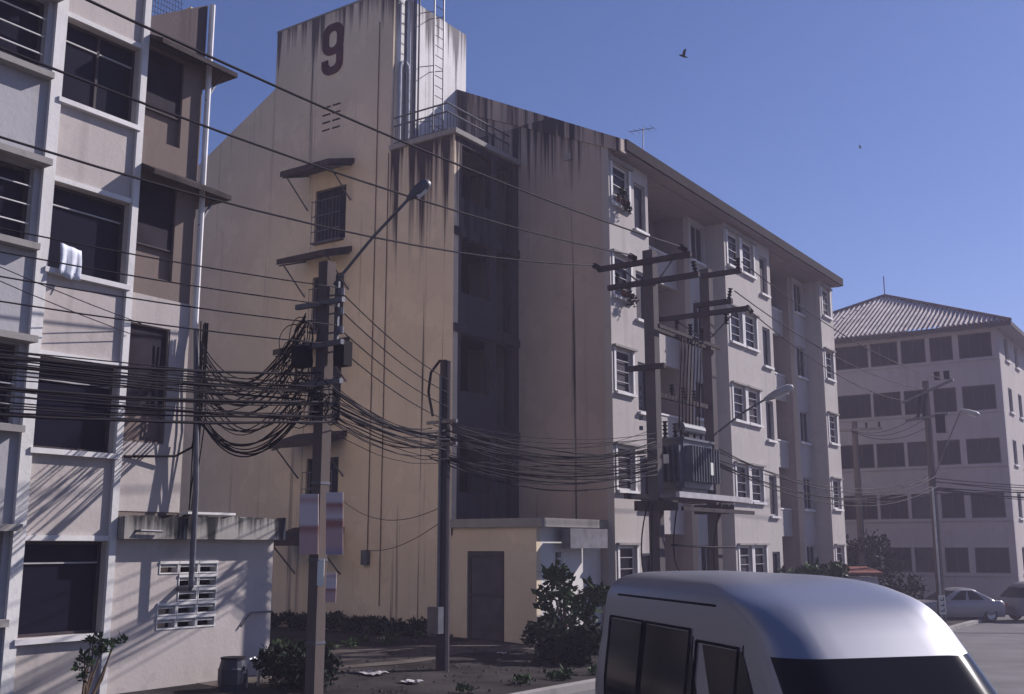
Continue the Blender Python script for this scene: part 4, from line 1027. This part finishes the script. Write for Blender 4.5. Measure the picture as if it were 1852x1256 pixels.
# bright leaved shrub beside the service room, behind the van
sb0 = Vector((-4.6, -1.35, yardz(-4.6, -1.35)))
bl_ = []
random.seed(2)
for (px, py, rz_) in ((985, 1085, .35), (1000, 1050, .3), (1020, 1075, .4), (1012, 1040, .25), (1050, 1090, .38), (1075, 1075, .3), (1090, 1080, .25), (1035, 1120, .5), (995, 1130, .5), (1065, 1130, .5)):
    q_ = atd(px, py, 24+random.uniform(-.6, .6)); bl_.append(((q_.x, q_.y, q_.z), (.22, .22, rz_*.85)))
shrub(tuple(sb0), bl_, 1700, .16, LEAF, 60, 'bushy green shrub with upright shoots between service room and van', 12)
bl_ = []
for (px, py) in ((980, 1150), (1010, 1160), (1045, 1165), (1075, 1160), (1000, 1190), (1040, 1195)):
    q_ = atd(px, py, 22.5); bl_.append(((q_.x, q_.y, q_.z), (.4, .4, .3)))
shrub((bl_[1][0][0], bl_[1][0][1], 0.1), bl_, 2600, .15, LEAF2, 63, 'dark low bush in front of the bright green shrub', 8)
# dark strip of weeds along the foot of the number wall
st_ = []
for i in range(26):
    y = 3.6+i*.3; st_.append(((X9-.45+random.uniform(-.2, .2), y, .42+random.uniform(-.16, .08)), (.35, .25, random.uniform(.1, .24))))
wd_ = foliage('weeds', st_, 5200, .13, LEAF2, 70); tag(wd_, 'dark weeds growing along the foot of the number wall', 'weeds', None, 'stuff')
# small plant before the pale block
q0 = onY(-.3, 150, 1250); q0.z = .1
pts_ = [(150, 1225), (160, 1200), (175, 1180), (190, 1165), (205, 1162), (222, 1158), (150, 1190), (140, 1210), (185, 1178), (165, 1160), (180, 1155)]
bl_ = [((onY(-.3, x, y)), (.07, .07, .06)) for x, y in pts_]; bl_ = [((c.x, c.y, c.z), r) for c, r in bl_]
e = shrub((q0.x, q0.y, q0.z), bl_, 420, .075, LEAF, 80, 'small leafy sapling leaning right before the pale block', 8, cat='sapling', name='sapling')
# bush by the annex whose shade falls on the annex wall
bl_ = []
random.seed(12)
for i in range(12):
    t = random.random(); bl_.append(((-12.9+1.1*t+random.uniform(-.2, .2), -.45-.9*random.random(), .3+.35*random.random()), (.35, .35, .28)))
shrub((-12.5, -.8, .1), bl_, 2400, .11, LEAF2, 90, 'dark bush at the foot of the annex wall beside the drum', 8)
# bushes behind the van near the far end of the block
for i, (px, py, d, r, lab) in enumerate(((1440, 1050, 38, 1.0, 'rounded olive bush before the far end of the numbered block'), (1490, 1045, 39, .9, 'taller olive bush next to the small red roofed shed'), (1620, 1060, 45, 1.3, 'dark bush behind the bonnet of the silver sedan'), (1560, 990, 50, 1.8, 'small dark tree in the gap between the blocks'))):
    c = atd(px, py, d); bl_ = []
    random.seed(100+i)
    for q in range(9): bl_.append(((c.x+random.uniform(-r, r)*.8, c.y+random.uniform(-r, r)*.8, c.z+random.uniform(-.9, .25)*r), (r*.45, r*.45, r*.4)))
    shrub((c.x, c.y, gz(c.x)), bl_, 1800, .2, LEAF if i < 2 else LEAF2, 110+i, lab, 6)

# ================================================================ small things
# shed with red roof
s0 = atd(1527, 1040, 42); s1 = atd(1588, 1040, 42); zg2 = gz(s0.x)
se = empty('shed', ((s0.x+s1.x)/2, (s0.y+s1.y)/2, zg2), 'small grey shed with a red sheet roof beyond the van', 'shed')
d_ = (s1-s0).normalized(); d_.z = 0; nn = Vector((-d_.y, d_.x, 0))*1.6
if nn.dot(FW) < 0: nn = -nn
a = Vector((s0.x, s0.y, zg2-.1)); b = Vector((s1.x, s1.y, zg2-.1))
MB().prism([a, b, b+nn, a+nn], (0, 0, s0.z-zg2)).build('wall', PL_GREY, se)
zz = Vector((0, 0, s0.z-zg2+.11)); oo = d_*.15
MB().prism([a-oo+zz-nn*.12, b+oo+zz-nn*.12, b+oo+zz+nn*1.1+Vector((0, 0, .2)), a-oo+zz+nn*1.1+Vector((0, 0, .2))], (0, 0, .08)).build('roof', mat('red_sheet', (.17, .07, .055), rough=.7, noise=.3), se)
MB().prism([a+d_*.85-nn*.01, a+d_*1.15-nn*.01, a+d_*1.15-nn*.01+Vector((0, 0, 1.5)), a+d_*.85-nn*.01+Vector((0, 0, 1.5))], -nn*.01).build('door', WFRAME, se)
# small white upright sign before the sedan
sp_ = atd(1706, 1112, 44.5); zs_ = gz(sp_.x)
sg = empty('street_sign', (sp_.x, sp_.y, zs_), 'small white upright sign board standing in front of the silver sedan', 'sign')
rx = rr_*.14
MB().prism([sp_-rx+Vector((0, 0, .0)), sp_+rx, sp_+rx+Vector((0, 0, .78)), sp_-rx+Vector((0, 0, .78))], Vector((FW.x, FW.y, 0))*.04).build('sign_panel', PLATE, sg)
MB().tube([(sp_.x+.03, sp_.y+.02, zs_-.1), (sp_.x+.03, sp_.y+.02, sp_.z+.02)], .03, 6).build('post', METAL, sg)
mk = MB()
for i in range(3):
    o_ = sp_+Vector((0, 0, .12+i*.22))-Vector((FW.x, FW.y, 0))*.012
    mk.prism([o_-rx*.55, o_+rx*.5, o_+rx*.5+Vector((0, 0, .05)), o_-rx*.55+Vector((0, 0, .05))], Vector((FW.x, FW.y, 0))*.006)
    mk.prism([o_+rx*.25, o_+rx*.5, o_+rx*.5+Vector((0, 0, .14)), o_+rx*.25+Vector((0, 0, .14))], Vector((FW.x, FW.y, 0))*.005)
mk.build('sign_marks', DFRAME, sg)
# plastic drum and bent hoop by the annex
DRUM = mat('blue_drum', (.018, .022, .04), rough=.5)
dp = onY(-.35, 420, 1235)
de = empty('plastic_drum', (dp.x, dp.y, .1), 'dark blue drum standing at the right end of the annex wall', 'drum')
mb = MB(); mb.tube([(dp.x, dp.y, .1), (dp.x, dp.y, .3), (dp.x, dp.y, .32), (dp.x, dp.y, .55), (dp.x, dp.y, .57), (dp.x, dp.y, .70)], [.2, .22, .235, .235, .22, .19], 16); mb.build('drum_body', DRUM, de)
MB().tube([(dp.x, dp.y, .701), (dp.x, dp.y, .73)], [.205, .2], 16).build('drum_lid', BLACK, de)
hp = MB(); hx = dp.x+.3
hp.tube([(hx, dp.y, .1), (hx, dp.y, .55), (hx+.05, dp.y, .66), (hx+.15, dp.y, .68), (hx+.24, dp.y, .62), (hx+.26, dp.y, .5), (hx+.26, dp.y, .1)], .025, 6)
tag(hp.build('steel_hoop', GALV), 'bent shiny steel hoop beside the blue drum', 'hoop')
# litter and boards lying in the yard; first two pieces stand in for glints
LIT = mat('litter_and_glint_white', (.42, .40, .41), rough=.5)
random.seed(31)
for i, (px, py, lab, sz) in enumerate(((672, 1206, 'white sheet added for a bright glint in the yard near the square pole', .42), (742, 1216, 'small white scrap added for a glint right of the larger one', .3), (697, 1152, 'white scrap lying by the weeds under the number wall', .28), (908, 1168, 'small white bucket lid leaning at the service room door', .16))):
    p = onZ(.33, px, py); mb = MB(); nn_ = 5
    for j in range(nn_+1):
        for q in range(nn_+1): mb.v.append((p.x+(q/nn_-.5)*sz+random.uniform(-.02, .02), p.y+(j/nn_-.5)*sz*1.2, yardz(p.x, p.y)+.02+random.uniform(0, .04)))
    for j in range(nn_):
        for q in range(nn_): a = j*(nn_+1)+q; mb.f.append((a, a+1, a+nn_+2, a+nn_+1))
    o = mb.build('litter', LIT); tag(o, lab, 'litter', 'litter in the yard')
bd = onZ(.3, 700, 1180)
PATH = mat('worn_path', (.085, .072, .065), rough=.9, noise=.35, nscale=1.2)
pk = MB()
xs = [-13.5+i*.4 for i in range(26)]
for i in range(25):
    w0 = 1.0+.25*math.sin(xs[i]*1.3); w1 = 1.0+.25*math.sin(xs[i+1]*1.3); ya = .9+.25*math.sin(xs[i]*.6); yb = .9+.25*math.sin(xs[i+1]*.6)
    def zz_(x, y): return yardz(x, y)+.012
    pk.quad((xs[i], ya-w0, zz_(xs[i], ya-w0)), (xs[i+1], yb-w1, zz_(xs[i+1], yb-w1)), (xs[i+1], yb+w1, zz_(xs[i+1], yb+w1)), (xs[i], ya+w0, zz_(xs[i], ya+w0)))
pk.build('path', PATH)['kind'] = 'structure'
random.seed(77); gv = MB()
for i in range(700):
    x = random.uniform(-13, -3.6); y = random.uniform(-3.6, 4.5); r_ = random.uniform(.012, .05); z = yardz(x, y)+.012
    h_ = r_*random.uniform(.4, .9); a0 = random.uniform(0, 6)
    pts = [(x+r_*math.cos(a0+q*1.57)*random.uniform(.6, 1.2), y+r_*math.sin(a0+q*1.57)*random.uniform(.6, 1.2), z) for q in range(4)]
    n = len(gv.v); gv.v += pts+[(x, y, z+h_)]; gv.f += [(n, n+1, n+4), (n+1, n+2, n+4), (n+2, n+3, n+4), (n+3, n, n+4)]
tag(gv.build('gravel', mat('grit', (.06, .052, .05), rough=.95, noise=.5, nscale=6)), 'loose grit and stones scattered over the yard', 'gravel', None, 'stuff')
tf = []
for i in range(40):
    x = random.uniform(-12, -4); y = random.choice((random.uniform(-3.9, -3.2), random.uniform(2.4, 4.5))); tf.append(((x, y, yardz(x, y)+.05), (.16, .16, .07)))
tag(foliage('grass_tufts', tf, 2600, .10, LEAF, 78), 'small grass tufts at the edges of the yard', 'grass', None, 'stuff')
# pots and clothes at the street windows
POT = mat('clay_pot', (.12, .05, .035), rough=.9)
for i, (x, k) in enumerate(((.6, 4), (.75, 3))):
    z = sillz(k); e = empty('window_plant', (x, -.2, z), 'potted plants and cloths on the %s window sill at the block corner' % ('top' if k == 4 else 'second highest'), 'plant', 'sill plants at the block corner')
    for q in range(3):
        xx = x-.3+.28*q; MB().tube([(xx, -.16, z+.002), (xx, -.16, z+.16)], [.05, .07], 8).build('pot', POT, e)
    foliage('leaves', [((x-.1, -.2, z+.25), (.35, .12, .2)), ((x+.1, -.24, z-.1), (.25, .06, .2))], 220, .1, LEAF2, 200+i, e)
# birds
BIRD = mat('bird_dark', (.03, .028, .03), rough=.8)
def bird(p, s, label, m, spread=.5, ang=0):
    e = empty('bird', p, label, 'bird'); p = Vector(p); r_ = Vector((RT.x, RT.y, 0)); u = Vector((0, 0, 1)); f_ = Vector((FW.x, FW.y, 0))
    ax = (r_*math.cos(ang)+u*math.sin(ang)); ay = (-r_*math.sin(ang)+u*math.cos(ang))
    mb = MB(); mb.tube([p-ax*.5*s, p-ax*.3*s, p, p+ax*.3*s, p+ax*.46*s], [.01*s, .09*s, .12*s, .07*s, .02*s], 8); mb.smooth = True; mb.build('body', m, e)
    for sg_, sp in ((1, 1.0), (-1, .5)):
        wg = MB(); wg.prism([p+ax*.15*s, p-ax*.15*s, p-ax*.2*s+ay*sp*.8*s+f_*sg_*.35*s, p+ax*.02*s+ay*sp*1.15*s+f_*sg_*.5*s], f_*.02); wg.build('wing', m, e)
bird(atd(1236, 102, 40), .38, 'dark bird in flight with one wing raised high', BIRD, ang=R(-20))
bird(atd(1556, 268, 70), .25, 'tiny distant bird gliding low over the roofs', BIRD, ang=R(5))

# ================================================================ thin air haze round the whole place
hz = bpy.data.materials.new('haze_air'); hz.use_nodes = True; t = hz.node_tree; t.nodes.clear()
ho = t.nodes.new('ShaderNodeOutputMaterial'); pv = t.nodes.new('ShaderNodeVolumePrincipled')
pv.inputs['Color'].default_value = (.82, .74, 1.0, 1); pv.inputs['Density'].default_value = .0014; pv.inputs['Anisotropy'].default_value = .2
t.links.new(pv.outputs[0], ho.inputs['Volume'])
hb = MB().box(-130, 230, -170, 170, -1.9, 32).build('haze', hz); hb['kind'] = 'stuff'; hb['label'] = 'thin violet blue haze lying over the street'; hb['category'] = 'haze'
